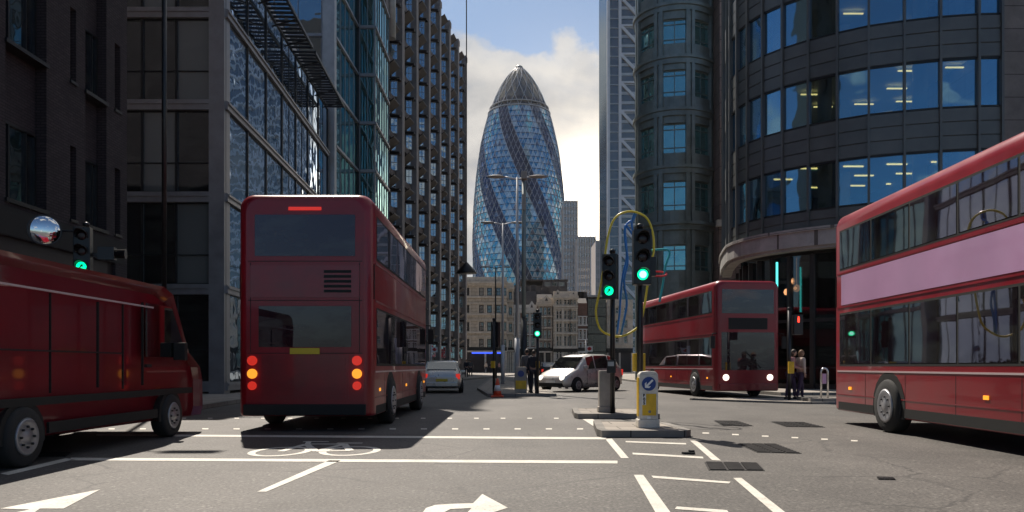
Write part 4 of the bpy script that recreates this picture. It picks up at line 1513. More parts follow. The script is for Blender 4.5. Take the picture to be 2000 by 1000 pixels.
def double_decker(label, cx, cy, rz, L, panel=None, lit=True, roof='bus_red'):
    """London style double decker: local y forward, x to its right"""
    e = thing('double_decker_bus', label, 'bus', (cx, cy, 0), rz, group='red double decker buses', local=False)
    T = Matrix.Translation((cx, cy, 0)) @ Matrix.Rotation(rz, 4, 'Z')
    hw, top = 1.25, 4.38

    def ring(inset):
        x = hw - inset
        z0, z1 = 0.27 + inset * 0.2, top - inset * 0.7
        rt, rb = 0.26, 0.06
        pts = []
        for cxx, czz, rr, a0 in ((x - rt, z1 - rt, rt, 0), (-x + rt, z1 - rt, rt, 90), (-x + rb, z0 + rb, rb, 180), (x - rb, z0 + rb, rb, 270)):
            for k in range(7):
                a = R(a0 + 15 * k)
                pts.append((cxx + rr * math.cos(a), czz + rr * math.sin(a)))
        return pts
    st = [(-L / 2, 0.17), (-L / 2 + 0.03, 0.09), (-L / 2 + 0.1, 0.03), (-L / 2 + 0.22, 0.0), (L / 2 - 0.22, 0.0), (L / 2 - 0.1, 0.03), (L / 2 - 0.03, 0.09), (L / 2, 0.17)]
    vs, fs = [], []
    m = 28
    for y, ins in st:
        vs += [(p[0], y, p[1]) for p in ring(ins)]
    for i in range(len(st) - 1):
        for k in range(m):
            fs.append((i * m + k, i * m + (k + 1) % m, (i + 1) * m + (k + 1) % m, (i + 1) * m + k))
    mb = MB(T)
    mb.add(vs, fs, 0, True)
    mb.add(vs[:m], [tuple(range(m))], 0)
    mb.add(vs[-m:], [tuple(range(m))], 0)
    body = mb.build('body', 'bus_red', e)
    y0, y1 = -L / 2 + 0.35, L / 2 - 0.35
    n = max(5, int(round((y1 - y0) / 1.45)))
    for sx in (1, -1):
        def slab(za, zb, ya, yb, proud, nm, mt):
            a, b = sorted((sx * (hw - 0.03), sx * (hw + proud)))
            return MB(T).box(a, ya, za, b, yb, zb).build(nm, mt, e, 0.0)
        slab(3.18, 4.02, y0, y1, 0.003, 'glazing_surround', 'black_matt')
        slab(1.20, 2.30, y0, y1, 0.003, 'glazing_surround', 'black_matt')
        step = (y1 - y0) / n
        for k in range(n):
            slab(3.22, 3.98, y0 + k * step + 0.03, y0 + (k + 1) * step - 0.03, 0.008, 'window', 'g_bus')
            slab(1.25, 2.26, y0 + k * step + 0.03, y0 + (k + 1) * step - 0.03, 0.008, 'window', 'g_bus')
        slab(3.10, 3.135, y0 - 0.1, y1 + 0.1, 0.012, 'trim_strip', 'bus_red')
        slab(2.40, 2.435, y0 - 0.1, y1 + 0.1, 0.012, 'trim_strip', 'bus_red')
        slab(1.08, 1.11, y0 - 0.1, y1 + 0.1, 0.010, 'trim_strip', 'bus_trim')
        slab(0.60, 0.62, y0 - 0.1, y1 + 0.1, 0.008, 'trim_strip', 'bus_dark_red')
        if panel:
            slab(2.46, 3.08, y0 + 0.1, y1 - 0.1, 0.010, 'advert_panel', panel)
        for yw in (-L * 0.27, L * 0.29):
            pts = [(yw + 0.62 * math.cos(R(a)), 0.48 + 0.62 * math.sin(R(a))) for a in range(-20, 201, 20)]
            a, b = sorted((sx * (hw - 0.02), sx * (hw + 0.004)))
            MB(T).prism_x(pts, a, b).build('wheel_arch', 'black_matt', e)
            tyre_wheel(e, sx * (hw - 0.135), yw, 0.48, 0.29, sx, T)
        for k in range(1, 7):
            yk = -L / 2 + k * L / 7
            slab(0.32, 1.05, yk - 0.006, yk + 0.006, 0.002, 'panel_seam', 'black_matt')
        slab(2.44, 3.09, y0 - 0.2, y0 - 0.188, 0.002, 'panel_seam', 'black_matt')
        slab(0.30, 0.46, y0 - 0.05, y1 + 0.05, 0.004, 'skirt', 'black_matt')
        # lamps along the skirt
        for yw in (-L * 0.42, 0.0, L * 0.42):
            slab(0.72, 0.78, yw - 0.06, yw + 0.06, 0.014, 'side_lamp', 'lamp_amber')
    # rear
    yr = -L / 2
    for zz in (3.12, 2.40, 1.43):
        MB(T).box(-1.05, yr - 0.003, zz, 1.05, yr + 0.02, zz + 0.012).build('panel_seam', 'black_matt', e)
    for sx in (-1, 1):
        MB(T).box(sx * 1.0 - 0.006, yr - 0.003, 1.45, sx * 1.0 + 0.006, yr + 0.02, 3.1).build('panel_seam', 'black_matt', e)
    MB(T).box(-0.30, yr - 0.02, 4.06, 0.30, yr + 0.03, 4.12).build('high_brake_light', 'lamp_red', e)
    v_ = MB(T)
    for k in range(5):
        v_.box(0.35, yr - 0.02, 2.55 + k * 0.09, 0.85, yr - 0.012, 2.60 + k * 0.09)
    v_.build('vent', 'black_matt', e)
    MB(T).box(-0.92, yr - 0.008, 3.22, 0.92, yr + 0.05, 3.98).build('rear_window', 'g_bus', e)
    MB(T).box(-0.85, yr - 0.008, 1.55, 0.85, yr + 0.05, 2.30).build('rear_window', 'g_bus', e)
    MB(T).box(-1.0, yr - 0.012, 2.46, 1.0, yr + 0.05, 3.05).build('rear_panel', panel or 'bus_dark_red', e)
    g_ = MB(T)
    for k in range(9):
        g_.box(-0.75, yr - 0.02, 0.62 + k * 0.085, 0.75, yr + 0.02, 0.66 + k * 0.085)
    g_.box(-0.8, yr - 0.006, 0.58, 0.8, yr + 0.02, 1.40)
    g_.build('engine_grille', 'bus_dark_red', e)
    MB(T).box(-1.12, yr - 0.06, 0.30, 1.12, yr + 0.1, 0.50).build('bumper', 'black_matt', e, 0.02)
    MB(T).box(-0.27, yr - 0.03, 1.42, 0.27, yr + 0.02, 1.53).build('number_plate', 'plate_yellow', e)
    for sx in (1, -1):
        MB(T).lathe([(0.09, 0), (0.09, 0.035), (0.06, 0.05), (0, 0.052)], 16, (sx * 0.96, yr - 0.05, 1.30), 'y').build('tail_light', 'lamp_red', e)
        MB(T).lathe([(0.09, 0), (0.09, 0.035), (0.06, 0.05), (0, 0.052)], 16, (sx * 0.96, yr - 0.05, 1.06), 'y').build('indicator', 'lamp_amber', e)
        MB(T).lathe([(0.08, 0), (0.08, 0.035), (0.05, 0.05), (0, 0.052)], 16, (sx * 0.96, yr - 0.05, 0.84), 'y').build('tail_light', 'lamp_red', e)
    # front
    yf = L / 2
    MB(T).box(-1.0, yf - 0.05, 3.15, 1.0, yf + 0.008, 4.04).build('windscreen', 'g_bus', e)
    MB(T).box(-1.02, yf - 0.05, 1.05, 1.02, yf + 0.008, 2.45).build('windscreen', 'g_bus', e)
    MB(T).box(-0.75, yf - 0.05, 2.56, 0.75, yf + 0.012, 2.98).build('destination_display', 'black_matt', e)
    MB(T).box(-1.1, yf - 0.1, 0.30, 1.1, yf + 0.07, 0.55).build('bumper', 'bus_dark_red', e, 0.02)
    MB(T).beam((-0.5, yf + 0.02, 1.12), (0.1, yf + 0.03, 1.75), 0.03, 0.02).build('wiper', 'black_matt', e)
    for sx in (1, -1):
        MB(T).lathe([(0, 0.05), (0.08, 0.045), (0.12, 0.02), (0.12, -0.03)], 18, (sx * 0.85, yf, 0.78), 'y').build('headlight', 'lamp_white', e)
        MB(T).box(sx * 1.38 - 0.08, yf - 0.02, 1.85, sx * 1.38 + 0.08, yf + 0.08, 2.3).tube([(sx * 1.1, yf - 0.1, 2.42), (sx * 1.38, yf + 0.03, 2.4), (sx * 1.38, yf + 0.03, 2.28)], 0.02, 6).build('wing_mirror', 'black_matt', e)
    return e


double_decker('red double decker bus driving away in the left lane, rear lamps facing us', -3.8, 18.5, 0.0, 8.8)
double_decker('red double decker bus with a lilac side panel, cut by the right edge', 8.0, 10.9, R(180 - 1.2), 11.0, panel='lilac')
double_decker('red double decker bus coming towards us past the curved shopfront', 8.15, 33.5, R(180 + 6.6), 10.2)


def van():
    e = thing('delivery_van', 'long dark red delivery van at the left kerb, cut by the left edge', 'van', (-6.9, 11.6, 0))
    T = Matrix.Translation((-6.85, 11.1, 0))
    hw = 1.05
    y0, y1 = -3.3, 3.3
    prof = [(y0 + 0.02, 0.35), (y0, 0.6), (y0 + 0.02, 2.2), (y0 + 0.14, 2.44), (y0 + 0.4, 2.52), (y1 - 1.6, 2.52), (y1 - 1.25, 2.42), (y1 - 0.62, 1.45), (y1 - 0.12, 1.18), (y1 - 0.02, 0.95), (y1, 0.45), (y1 - 0.1, 0.3)]
    mb = MB(T)
    rings = [(-hw + 0.14, 0.14), (-hw + 0.04, 0.05), (-hw, 0.0), (hw, 0.0), (hw - 0.04, 0.05), (hw - 0.14, 0.14)]
    c = Vector((0, 1.3))
    vs, fs = [], []
    m = len(prof)
    for x, ins in rings:
        for y, z in prof:
            dz = ins * (1 if z > 1.3 else 0.4)
            vs.append((x, y - math.copysign(ins * 0.6, y), z - (dz if z > 2 else 0)))
    for i in range(len(rings) - 1):
        for k in range(m):
            fs.append((i * m + k, i * m + (k + 1) % m, (i + 1) * m + (k + 1) % m, (i + 1) * m + k))
    mb.add(vs, fs, 0, False)
    mb.add(vs[:m], [tuple(range(m))])
    mb.add(vs[-m:], [tuple(range(m))])
    mb.build('body', 'van_red', e)
    for sx in (1, -1):
        a, b = sorted((sx * (hw - 0.02), sx * (hw + 0.006)))
        MB(T).prism_x([(1.1, 1.35), (2.6, 1.35), (1.98, 2.2), (1.1, 2.2)], a, b).build('window', 'g_car', e)
        a, b = sorted((sx * (hw - 0.02), sx * (hw + 0.016)))
        MB(T).box(a, y0 + 0.2, 0.72, b, y1 - 0.5, 0.82).build('rubbing_strip', 'black_matt', e)
        MB(T).box(a, y0 + 0.15, 2.13, b, y1 - 2.0, 2.155).build('gutter_strip', 'bus_trim', e)
        for yw in (-2.0, 1.95):
            pts = [(yw + 0.44 * math.cos(R(an)), 0.36 + 0.44 * math.sin(R(an))) for an in range(-10, 191, 20)]
            a2, b2 = sorted((sx * (hw - 0.03), sx * (hw + 0.004)))
            MB(T).prism_x(pts, a2, b2).build('wheel_arch', 'black_matt', e)
            tyre_wheel(e, sx * (hw - 0.12), yw, 0.36, 0.24, sx, T)
        a, b = sorted((sx * (hw - 0.2), sx * (hw + 0.01)))
        MB(T).box(a, y0 - 0.015, 0.9, b, y0 + 0.12, 1.5).build('tail_light', 'lamp_red', e)
        a, b = sorted((sx * (hw + 0.02), sx * (hw + 0.22)))
        MB(T).box(a, 2.0, 1.3, b, 2.12, 1.6).build('wing_mirror', 'black_matt', e, 0.02)
        a, b = sorted((sx * (hw - 0.02), sx * (hw + 0.012)))
        MB(T).box(a, -0.35, 0.9, b, -0.33, 2.1).box(a, 0.95, 0.9, b, 0.97, 2.2).build('door_seam', 'black_matt', e)
        MB(T).box(a, 1.05, 1.18, b + 0.01, 1.22, 1.23).build('door_handle', 'black_matt', e)
        for ys in (-1.45, 0.35):
            MB(T).box(a, ys, 0.86, b - 0.006, ys + 0.012, 2.12).build('panel_seam', 'black_matt', e)
        MB(T).box(a, y0 + 0.3, 1.38, b - 0.004, 0.3, 1.40).build('panel_seam', 'black_matt', e)
        MB(T).box(a, y0 + 0.2, 0.36, b + 0.002, -2.5, 0.60).box(a, -1.5, 0.36, b + 0.002, 1.45, 0.50).build('side_skirt', 'black_matt', e)


van()


def car(name, label, cx, cy, rz, L, Wd, H, paint, hood=0.27, boot=0.05, mpv=False):
    """car lofted through stations along its length (local y forward)"""
    e = thing(name, label, 'car', (cx, cy, 0), rz)
    T = Matrix.Translation((cx, cy, 0)) @ Matrix.Rotation(rz, 4, 'Z')
    hw = Wd / 2
    belt = H * 0.60
    # y, bottom, belt, roof, half width low, half width roof
    fy = L / 2
    st = [(-fy, 0.42, belt * 0.72, belt * 0.80, hw * 0.80, hw * 0.72),
          (-fy + 0.06, 0.32, belt * 0.88, belt * 1.02, hw * 0.90, hw * 0.80),
          (-fy + 0.25, 0.22, belt * 1.0, belt * 1.16, hw * 0.97, hw * 0.80),
          (-fy + 0.62, 0.20, belt * 1.02, H * 0.955, hw, hw * 0.76),
          (-fy + 1.3, 0.19, belt * 1.01, H, hw, hw * 0.78),
          (0.1, 0.19, belt * 0.99, H * 0.995, hw, hw * 0.78),
          (fy - hood * L - 0.62, 0.19, belt * 0.97, H * 0.94, hw, hw * 0.76),
          (fy - hood * L + 0.10, 0.20, belt * 0.95, belt * 1.02, hw * 0.99, hw * 0.84),
          (fy - 0.45, 0.21, belt * 0.82, belt * 0.88, hw * 0.96, hw * 0.80),
          (fy - 0.12, 0.26, belt * 0.66, belt * 0.72, hw * 0.88, hw * 0.72),
          (fy, 0.36, belt * 0.52, belt * 0.58, hw * 0.78, hw * 0.64)]

    def ring(s):
        y, zb, zl, zr, wl_, wr_ = s
        h = [(wl_ * 0.90, zb), (wl_ * 0.99, zb + (zl - zb) * 0.3), (wl_, zb + (zl - zb) * 0.65), (wl_ * 0.965, zl), (wr_, zr - 0.05 * H * 0.5), (wr_ * 0.72, zr)]
        return [(x, y, z) for x, z in h] + [(-x, y, z) for x, z in reversed(h)]
    rings = [ring(s) for s in st]
    m = 12
    vs = [p for r_ in rings for p in r_]
    fs = []
    glassq = []
    for i in range(len(st) - 1):
        for k in range(m):
            q = (i * m + k, i * m + (k + 1) % m, (i + 1) * m + (k + 1) % m, (i + 1) * m + k)
            fs.append(q)
    mb = MB(T)
    mb.add(vs, fs, 0, True)
    mb.add(vs[:m], [tuple(range(m))])
    mb.add(vs[-m:], [tuple(range(m))])
    mb.build('body', paint, e)

    def pane(quads, name_, inset=0.07, off=0.012, mat='g_car'):
        g = MB(T)
        for q in quads:
            p = [Vector(vs[i]) for i in q]
            c = sum(p, Vector()) / 4
            nn = (p[1] - p[0]).cross(p[2] - p[0]).normalized()
            if nn.dot(c - Vector((0, c.y, H * 0.5))) < 0:
                nn = -nn
            pp = [v + (c - v) * inset + nn * off for v in p]
            pb = [v - nn * 0.03 for v in pp]
            g.add(pp + pb, [(0, 1, 2, 3), (7, 6, 5, 4), (0, 4, 5, 1), (1, 5, 6, 2), (2, 6, 7, 3), (3, 7, 4, 0)])
        return g.build(name_, mat, e)
    for i in (3, 4, 5):
        pane([(i * m + 3, i * m + 4, (i + 1) * m + 4, (i + 1) * m + 3)], 'side_window', 0.09)
        pane([(i * m + 7, i * m + 8, (i + 1) * m + 8, (i + 1) * m + 7)], 'side_window', 0.09)

    def across(i, ka, kb, t0, t1, off, name_, mat, wf=0.92):
        """slab lying on the top surface between stations i and i+1"""
        a, b = rings[i], rings[i + 1]
        A0, A1 = Vector(a[ka]), Vector(a[kb])
        B0, B1 = Vector(b[ka]), Vector(b[kb])
        p = [A0.lerp(B0, t0), A1.lerp(B1, t0), A1.lerp(B1, t1), A0.lerp(B0, t1)]
        c = sum(p, Vector()) / 4
        p = [Vector((v.x * wf, v.y, v.z)) for v in p]
        nn = (p[1] - p[0]).cross(p[2] - p[0]).normalized()
        if nn.z < 0:
            nn = -nn
        pp = [v + nn * off for v in p]
        pb = [v - nn * 0.03 for v in p]
        MB(T).add(pp + pb, [(0, 1, 2, 3), (7, 6, 5, 4), (0, 4, 5, 1), (1, 5, 6, 2), (2, 6, 7, 3), (3, 7, 4, 0)]).build(name_, mat, e)
    across(6, 4, 7, 0.06, 0.94, 0.065, 'windscreen', 'g_car')
    across(2, 4, 7, 0.10, 0.92, 0.065, 'rear_window', 'g_car')
    for sx in (1, -1):
        for yw in (-fy + 0.78, fy - 0.82):
            r = 0.32
            pts = [(yw + 0.39 * math.cos(R(an)), r + 0.39 * math.sin(R(an))) for an in range(-15, 196, 15)]
            a, b = sorted((sx * (hw - 0.12), sx * (hw + 0.003)))
            MB(T).prism_x(pts, a, b).build('wheel_arch', 'black_matt', e)
            tyre_wheel(e, sx * (hw - 0.09), yw, r, 0.21, sx, T)
        MB(T).lathe([(0.0, 0.05), (0.09, 0.03), (0.13, -0.02), (0.13, -0.08)], 16, (sx * hw * 0.66, fy - 0.02, belt * 0.60), 'y').build('headlight', 'lamp_white', e)
        a, b = sorted((sx * hw * 0.70, sx * hw * 0.91))
        MB(T).box(a, -fy + 0.01, belt * 0.70, b, -fy + 0.3, belt * 0.98).build('tail_light', 'lamp_red', e, 0.02)
        a, b = sorted((sx * hw * 0.94, sx * (hw + 0.17)))
        MB(T).box(a, fy - hood * L - 0.42, belt * 1.02, b, fy - hood * L - 0.3, belt * 1.15).build('wing_mirror', paint, e, 0.02)
    for sx in (1, -1):
        for ys in (fy - hood * L - 0.55, 0.05, -fy + 1.2):
            a, b = sorted((sx * (hw - 0.06), sx * (hw + 0.003)))
            MB(T).box(a, ys, 0.34, b, ys + 0.012, belt * 0.93).build('door_seam', 'black_matt', e)
        for ys in (0.15, -fy + 1.3):
            a, b = sorted((sx * (hw - 0.03), sx * (hw + 0.02)))
            MB(T).box(a, ys, belt * 0.84, b, ys + 0.18, belt * 0.87).build('door_handle', paint, e)
    MB(T).box(-hw * 0.8, -fy - 0.05, 0.30, hw * 0.8, -fy + 0.25, 0.50).build('bumper', paint, e, 0.03)
    MB(T).box(-hw * 0.74, fy - 0.2, 0.24, hw * 0.74, fy + 0.03, 0.42).build('bumper', 'black_matt', e, 0.02)
    MB(T).box(-0.26, -fy - 0.07, 0.52, 0.26, -fy + 0.02, 0.63).build('number_plate', 'plate_yellow', e)
    MB(T).box(-0.26, fy, 0.43, 0.26, fy + 0.04, 0.54).build('number_plate', 'sign_white', e)
    return e


car('hatchback_car', 'silver hatchback driving away just beyond the left red bus', -3.25, 36.0, R(4), 4.1, 1.78, 1.46, 'car_silver')
car('people_carrier', 'pale silver people carrier turning beside the grey blank bollard', 3.35, 37.2, R(138), 4.7, 1.88, 1.78, 'car_white', hood=0.22)


car('saloon_car', 'small far black car with red tail lamps waiting down the street', 3.35, 74.0, R(6), 4.4, 1.8, 1.55, 'black_paint')

# crumpled scrap on the hatching
lt = thing('litter', 'small dark crumpled scrap lying on the hatching lines right of the bollard', 'litter', gnd(1347, 887).to_tuple())
c_ = gnd(1347, 887)
rl = random.Random(3)
MB().prism([(c_.x + 0.10 * math.cos(a) * rl.uniform(0.5, 1.1), c_.y + 0.07 * math.sin(a) * rl.uniform(0.5, 1.1)) for a in [k * 0.628 for k in range(10)]], 0.005, 0.03).prism([(c_.x + 0.02 + 0.05 * math.cos(a) * rl.uniform(0.5, 1.2), c_.y + 0.03 * math.sin(a)) for a in [k * 0.785 for k in range(8)]], 0.03, 0.055).build('scrap', 'black_matt', lt)
# ================================================================== STREET FURNITURE
def island(name, label, poly, h=0.12):
    c = sum((Vector(p) for p in poly), Vector((0, 0))) / len(poly)
    e = thing(name, label, 'traffic island', (c.x, c.y, 0), group='traffic islands')
    inner = [Vector(p).lerp(c, 0.0) for p in poly]
    n = len(poly)
    P = [Vector((p[0], p[1])) for p in poly]
    ins = []
    for i in range(n):
        d0 = (P[i] - P[i - 1]).normalized()
        d1 = (P[(i + 1) % n] - P[i]).normalized()
        n0, n1 = Vector((-d0.y, d0.x)), Vector((-d1.y, d1.x))
        if n0.dot(c - P[i]) < 0:
            n0 = -n0
        if n1.dot(c - P[i]) < 0:
            n1 = -n1
        b = (n0 + n1)
        ins.append(P[i] + b / max(0.4, b.dot(n0)) * 0.15)
    k = MB()
    for i in range(n):
        j = (i + 1) % n
        k.prism([P[i], P[j], ins[j], ins[i]], -0.03, h)
    k.build('kerb', 'kerb', e, 0.0)
    MB().prism(ins, -0.03, h - 0.006).build('paving', 'slab', e)
    return e


island('traffic_island', 'low kerbed island under the bollard with the blue arrow sign', [(1.50, 12.86), (2.92, 12.86), (3.05, 13.1), (2.95, 15.0), (1.62, 15.3), (1.46, 13.2)])
island('traffic_island', 'low kerbed island under the grey blank bollard and slimmer signal', [(1.50, 17.4), (3.35, 17.4), (3.3, 19.6), (1.55, 19.9), (1.44, 17.7)])
island('traffic_island', 'longer kerbed island with lamp columns, cone and waiting people', [(-0.95, 29.9), (1.75, 30.2), (1.7, 36.5), (-1.2, 70), (-2.0, 70), (-1.75, 38.5)])


def traffic_signal(label, x, y, rz, z0=0.12, zh=2.68, scale=1.0, lit=2, box=True, arrow=None, hood_back=False, pole_r=0.057, ped=None):
    e = thing('traffic_signal', label, 'traffic light', (x, y, z0), rz, group='traffic signals')
    T = Matrix.Translation((x, y, z0)) @ Matrix.Rotation(rz, 4, 'Z')
    zt = zh - z0 + 1.02 + 0.16
    MB(T).tube([(0, 0, -0.04), (0, 0, zt - 0.1)], pole_r, 14).lathe([(pole_r + 0.012, zt - 0.1), (pole_r + 0.012, zt - 0.03), (0.0, zt)], 14).build('pole', 'black_paint', e)
    zb = zh - z0
    # housing with three stepped modules
    hd = MB(T)
    hd.box(-0.165, -0.30, zb, 0.165, -0.075, zb + 1.02)
    hd.box(-0.05, -0.08, zb + 0.1, 0.05, 0.04, zb + 0.18).box(-0.05, -0.08, zb + 0.84, 0.05, 0.04, zb + 0.92)
    hd.build('housing', 'black_paint', e, 0.018)
    for k in range(3):
        zc = zb + 0.84 - k * 0.33
        on = (k == lit)
        lens = MB(T).lathe([(0.0, -0.335), (0.06, -0.33), (0.1, -0.315), (0.1, -0.30)], 24, (0, 0, zc), 'y').build('lens', ('sig_green' if k == 2 else 'sig_red_on') if on else 'sig_off', e)
        # visor: open half tube
        vs, fs = [], []
        nseg = 16
        for j in range(nseg + 1):
            a = R(-25 + 230 * j / nseg)
            for rr, yy in ((0.118, -0.30), (0.118, -0.30 - 0.2 * max(0.15, math.sin(max(0, a)) if 0 < a < math.pi else 0.15) - 0.03)):
                vs.append((rr * math.cos(a), yy, zc + rr * math.sin(a)))
        for j in range(nseg):
            fs.append((2 * j, 2 * j + 1, 2 * j + 3, 2 * j + 2))
        v2 = [(p[0] * 1.06, p[1], zc + (p[2] - zc) * 1.06) for p in vs]
        nv = len(vs)
        f2 = [tuple(q + nv for q in f) for f in fs]
        rim = [(2 * j + 1, 2 * j + 3, nv + 2 * j + 3, nv + 2 * j + 1) for j in range(nseg)]
        MB(T).add(vs + v2, fs + f2 + rim, 0, True).build('visor', 'black_paint', e)
        if on and arrow == 'arrow':
            a = MB(T)
            a.T = T @ Matrix.Translation((0, 0, zc)) @ Matrix.Rotation(R(40), 4, 'Y')
            a.prism_y([(-0.012, -0.055), (0.012, -0.055), (0.012, 0.01), (0.04, 0.01), (0, 0.062), (-0.04, 0.01), (-0.012, 0.01)], -0.342, -0.336)
            a.build('arrow_mask', 'sig_off', e)
        elif on:
            MB(T).lathe([(0.0, -0.345), (0.02, -0.344), (0.032, -0.335)], 16, (0, 0, zc), 'y').lathe([(0.05, -0.341), (0.06, -0.338), (0.066, -0.332)], 20, (0, 0, zc), 'y').build('lens_core', 'sig_green_core', e)
    if box:
        MB(T).box(-0.075, 0.05, 1.0, 0.075, 0.16, 1.28).build('push_button_box', 'yellow', e, 0.012)
    return e, T


sg, T1 = traffic_signal('tall signal behind the arrow bollard with round green light', 2.40, 14.4, 0.0, zh=2.70, box=False)
MB(T1).box(-0.12, 0.06, 0.98, 0.115, 0.16, 1.32).build('push_button_box', 'yellow', sg, 0.012)
MB(T1).box(0.18, -0.16, 0.0, 0.27, 0.0, 0.36).build('side_unit', 'black_paint', sg, 0.01).location.z += 2.75
s2, T2 = traffic_signal('slimmer signal on the rear island turned left, green arrow lit', 2.31, 17.65, R(-22), zh=2.72, box=False, arrow='arrow')
b_ = MB(T2).box(-0.10, -0.14, 0.92, 0.10, -0.055, 1.22).build('push_button_box', 'black_paint', s2, 0.012)
MB(T2).box(-0.07, -0.146, 1.08, 0.07, -0.142, 1.18).build('display_panel', 'metal_pale', s2)
traffic_signal('signal on the far island beside two waiting people, green lit', 1.02, 30.6, R(-4), zh=2.3, z0=0.12, arrow=None)
traffic_signal('dark signal seen from behind on the far island near the cone', -0.72, 30.7, R(160), zh=1.95, z0=0.12)
s5, T5 = traffic_signal('signal on the left pavement beside the round convex mirror', -9.15, 16.5, R(12), zh=3.12, z0=0.12, arrow='arrow')
MB(T5).box(0.30, -0.26, 3.35, 0.62, -0.04, 3.62).lathe([(0.09, 0.62), (0.1, 0.82), (0.11, 0.83)], 16, (0, -0.15, 3.49), 'x').box(0.04, -0.12, 3.42, 0.3, -0.08, 3.5).build('side_signal', 'black_paint', s5)

# pedestrian signal on the right refuge
ps = thing('pedestrian_signal', 'pedestrian signal pole with a red figure lit beside two people', 'traffic light', (9.35, 25.9, 0.06))
MB().tube([(9.35, 25.9, 0.0), (9.35, 25.9, 3.1)], 0.055, 12).lathe([(0.065, 3.1), (0.065, 3.16), (0, 3.2)], 12, (9.35, 25.9, 0)).build('pole', 'black_paint', ps)
MB().box(9.44, 25.70, 2.25, 9.74, 25.92, 2.92).build('housing', 'black_paint', ps, 0.015)
MB().prism_y([(9.565, 2.66), (9.615, 2.66), (9.625, 2.78), (9.61, 2.82), (9.57, 2.82), (9.555, 2.78)], 25.69, 25.70).lathe([(0.0, 25.688), (0.022, 25.69), (0.025, 25.70)], 12, (9.59, 0, 2.845), 'y').build('red_figure', 'sig_red_on', ps)
MB().box(9.28, 25.74, 0.95, 9.46, 25.84, 1.35).build('push_button_box', 'yellow', ps, 0.01)

# ---- keep-left bollard with arrow and number label
bl = thing('traffic_bollard', 'white and yellow bollard with a blue arrow disc and the label B05', 'bollard', (2.40, 13.6, 0.114))
TB = Matrix.Translation((2.40, 13.6, 0.114))
MB(TB).box(-0.19, -0.16, 0, 0.19, 0.16, 0.15).build('base', 'white_plastic', bl, 0.025)
MB(TB).box(-0.165, -0.13, 0.15, 0.165, 0.13, 0.94).prism_y([(-0.165, 0.9401), (0.165, 0.9401), (0.13, 0.985), (0.0, 1.0), (-0.13, 0.985)], -0.12, 0.12).build('casing', 'white_plastic', bl, 0.014)
MB(TB).box(-0.115, -0.138, 0.22, 0.128, -0.1315, 0.60).build('yellow_panel', 'yellow', bl)
MB(TB).box(-0.178, -0.10, 0.20, -0.166, 0.10, 0.88).build('side_panel', 'yellow', bl)
MB(TB).lathe([(0.0, -0.142), (0.122, -0.142), (0.122, -0.131)], 40, (0.0, 0, 0.775), 'y', smooth=False).build('blue_disc', 'sign_blue', bl)
am = MB(TB @ Matrix.Translation((0, 0, 0.775)) @ Matrix.Rotation(R(225), 4, 'Y'))
am.prism_y([(-0.017, -0.095), (0.017, -0.095), (0.017, 0.045), (0.055, 0.005), (0.055, 0.05), (0.0, 0.098), (-0.055, 0.05), (-0.055, 0.005), (-0.017, 0.045)], -0.148, -0.1425)
am.build('white_arrow', 'sign_white', bl)
MB(TB).box(-0.118, -0.143, 0.405, -0.052, -0.1385, 0.60).build('number_label', 'sign_white', bl)
MB(TB).lathe([(0.0, -0.143), (0.024, -0.143), (0.026, -0.139)], 16, (0.012, 0, 0.285), 'y').build('lock', 'metal_grey', bl)
MB(TB).box(-0.03, -0.137, 0.158, 0.03, -0.1305, 0.205).build('small_plate', 'sign_white', bl)


def letters(text, x, y, z, size, mat, parent, name='lettering'):
    cu = bpy.data.curves.new(name, 'FONT')
    cu.body = text
    cu.size = size
    cu.align_x = 'CENTER'
    cu.align_y = 'CENTER'
    cu.extrude = 0.001
    cu.offset = 0.0035
    tmp = bpy.data.objects.new(name, cu)
    C.objects.link(tmp)
    bpy.context.view_layer.update()
    me = bpy.data.meshes.new_from_object(tmp.evaluated_get(bpy.context.evaluated_depsgraph_get()))
    bpy.data.objects.remove(tmp)
    me.materials.clear()
    me.materials.append(M[mat])
    return put(name, me, parent, Matrix.Translation((x, y, z)) @ Matrix.Rotation(R(90), 4, 'X'))


for ch, dz in (('B', 0.568), ('0', 0.503), ('5', 0.438)):
    letters(ch, 2.40 - 0.085, 13.6 - 0.145, 0.114 + dz, 0.074, 'black_matt', bl)

# blank bollard on the rear island, seen from its back
gb = thing('traffic_bollard', 'plain grey cream bollard with a blank face on the rear island', 'bollard', (2.22, 18.1, 0.114))
TG = Matrix.Translation((2.22, 18.1, 0.114))
MB(TG).box(-0.20, -0.16, 0, 0.20, 0.16, 0.14).build('base', 'grey_plastic', gb, 0.025)
MB(TG).box(-0.175, -0.13, 0.14, 0.175, 0.13, 0.98).build('casing', 'grey_plastic', gb, 0.02)
MB(TG).box(-0.14, -0.136, 0.22, 0.14, -0.131, 0.92).build('back_panel', 'grey_plastic', gb)
fb_ = thing('traffic_bollard', 'far bollard with grey upper half and yellow lower half beside two people', 'bollard', (0.36, 31.2, 0.114))
TF = Matrix.Translation((0.36, 31.2, 0.114))
MB(TF).box(-0.24, -0.18, 0, 0.24, 0.18, 0.12).build('base', 'grey_plastic', fb_, 0.02)
MB(TF).box(-0.22, -0.15, 0.12, 0.22, 0.15, 1.05).build('casing', 'grey_plastic', fb_, 0.02)
MB(TF).box(-0.215, -0.158, 0.16, 0.215, -0.151, 0.50).build('yellow_panel', 'yellow', fb_)
MB(TF).lathe([(0.0, -0.162), (0.13, -0.162), (0.13, -0.151)], 28, (0, 0, 0.78), 'y', smooth=False).build('blue_disc', 'sign_blue', fb_)

# ---- coloured tubes looped round the signals
tb = thing('tube_sculpture', 'looping yellow, blue, teal and red tubes hung around the two signals', 'sculpture', (2.31, 17.8, 0.12))


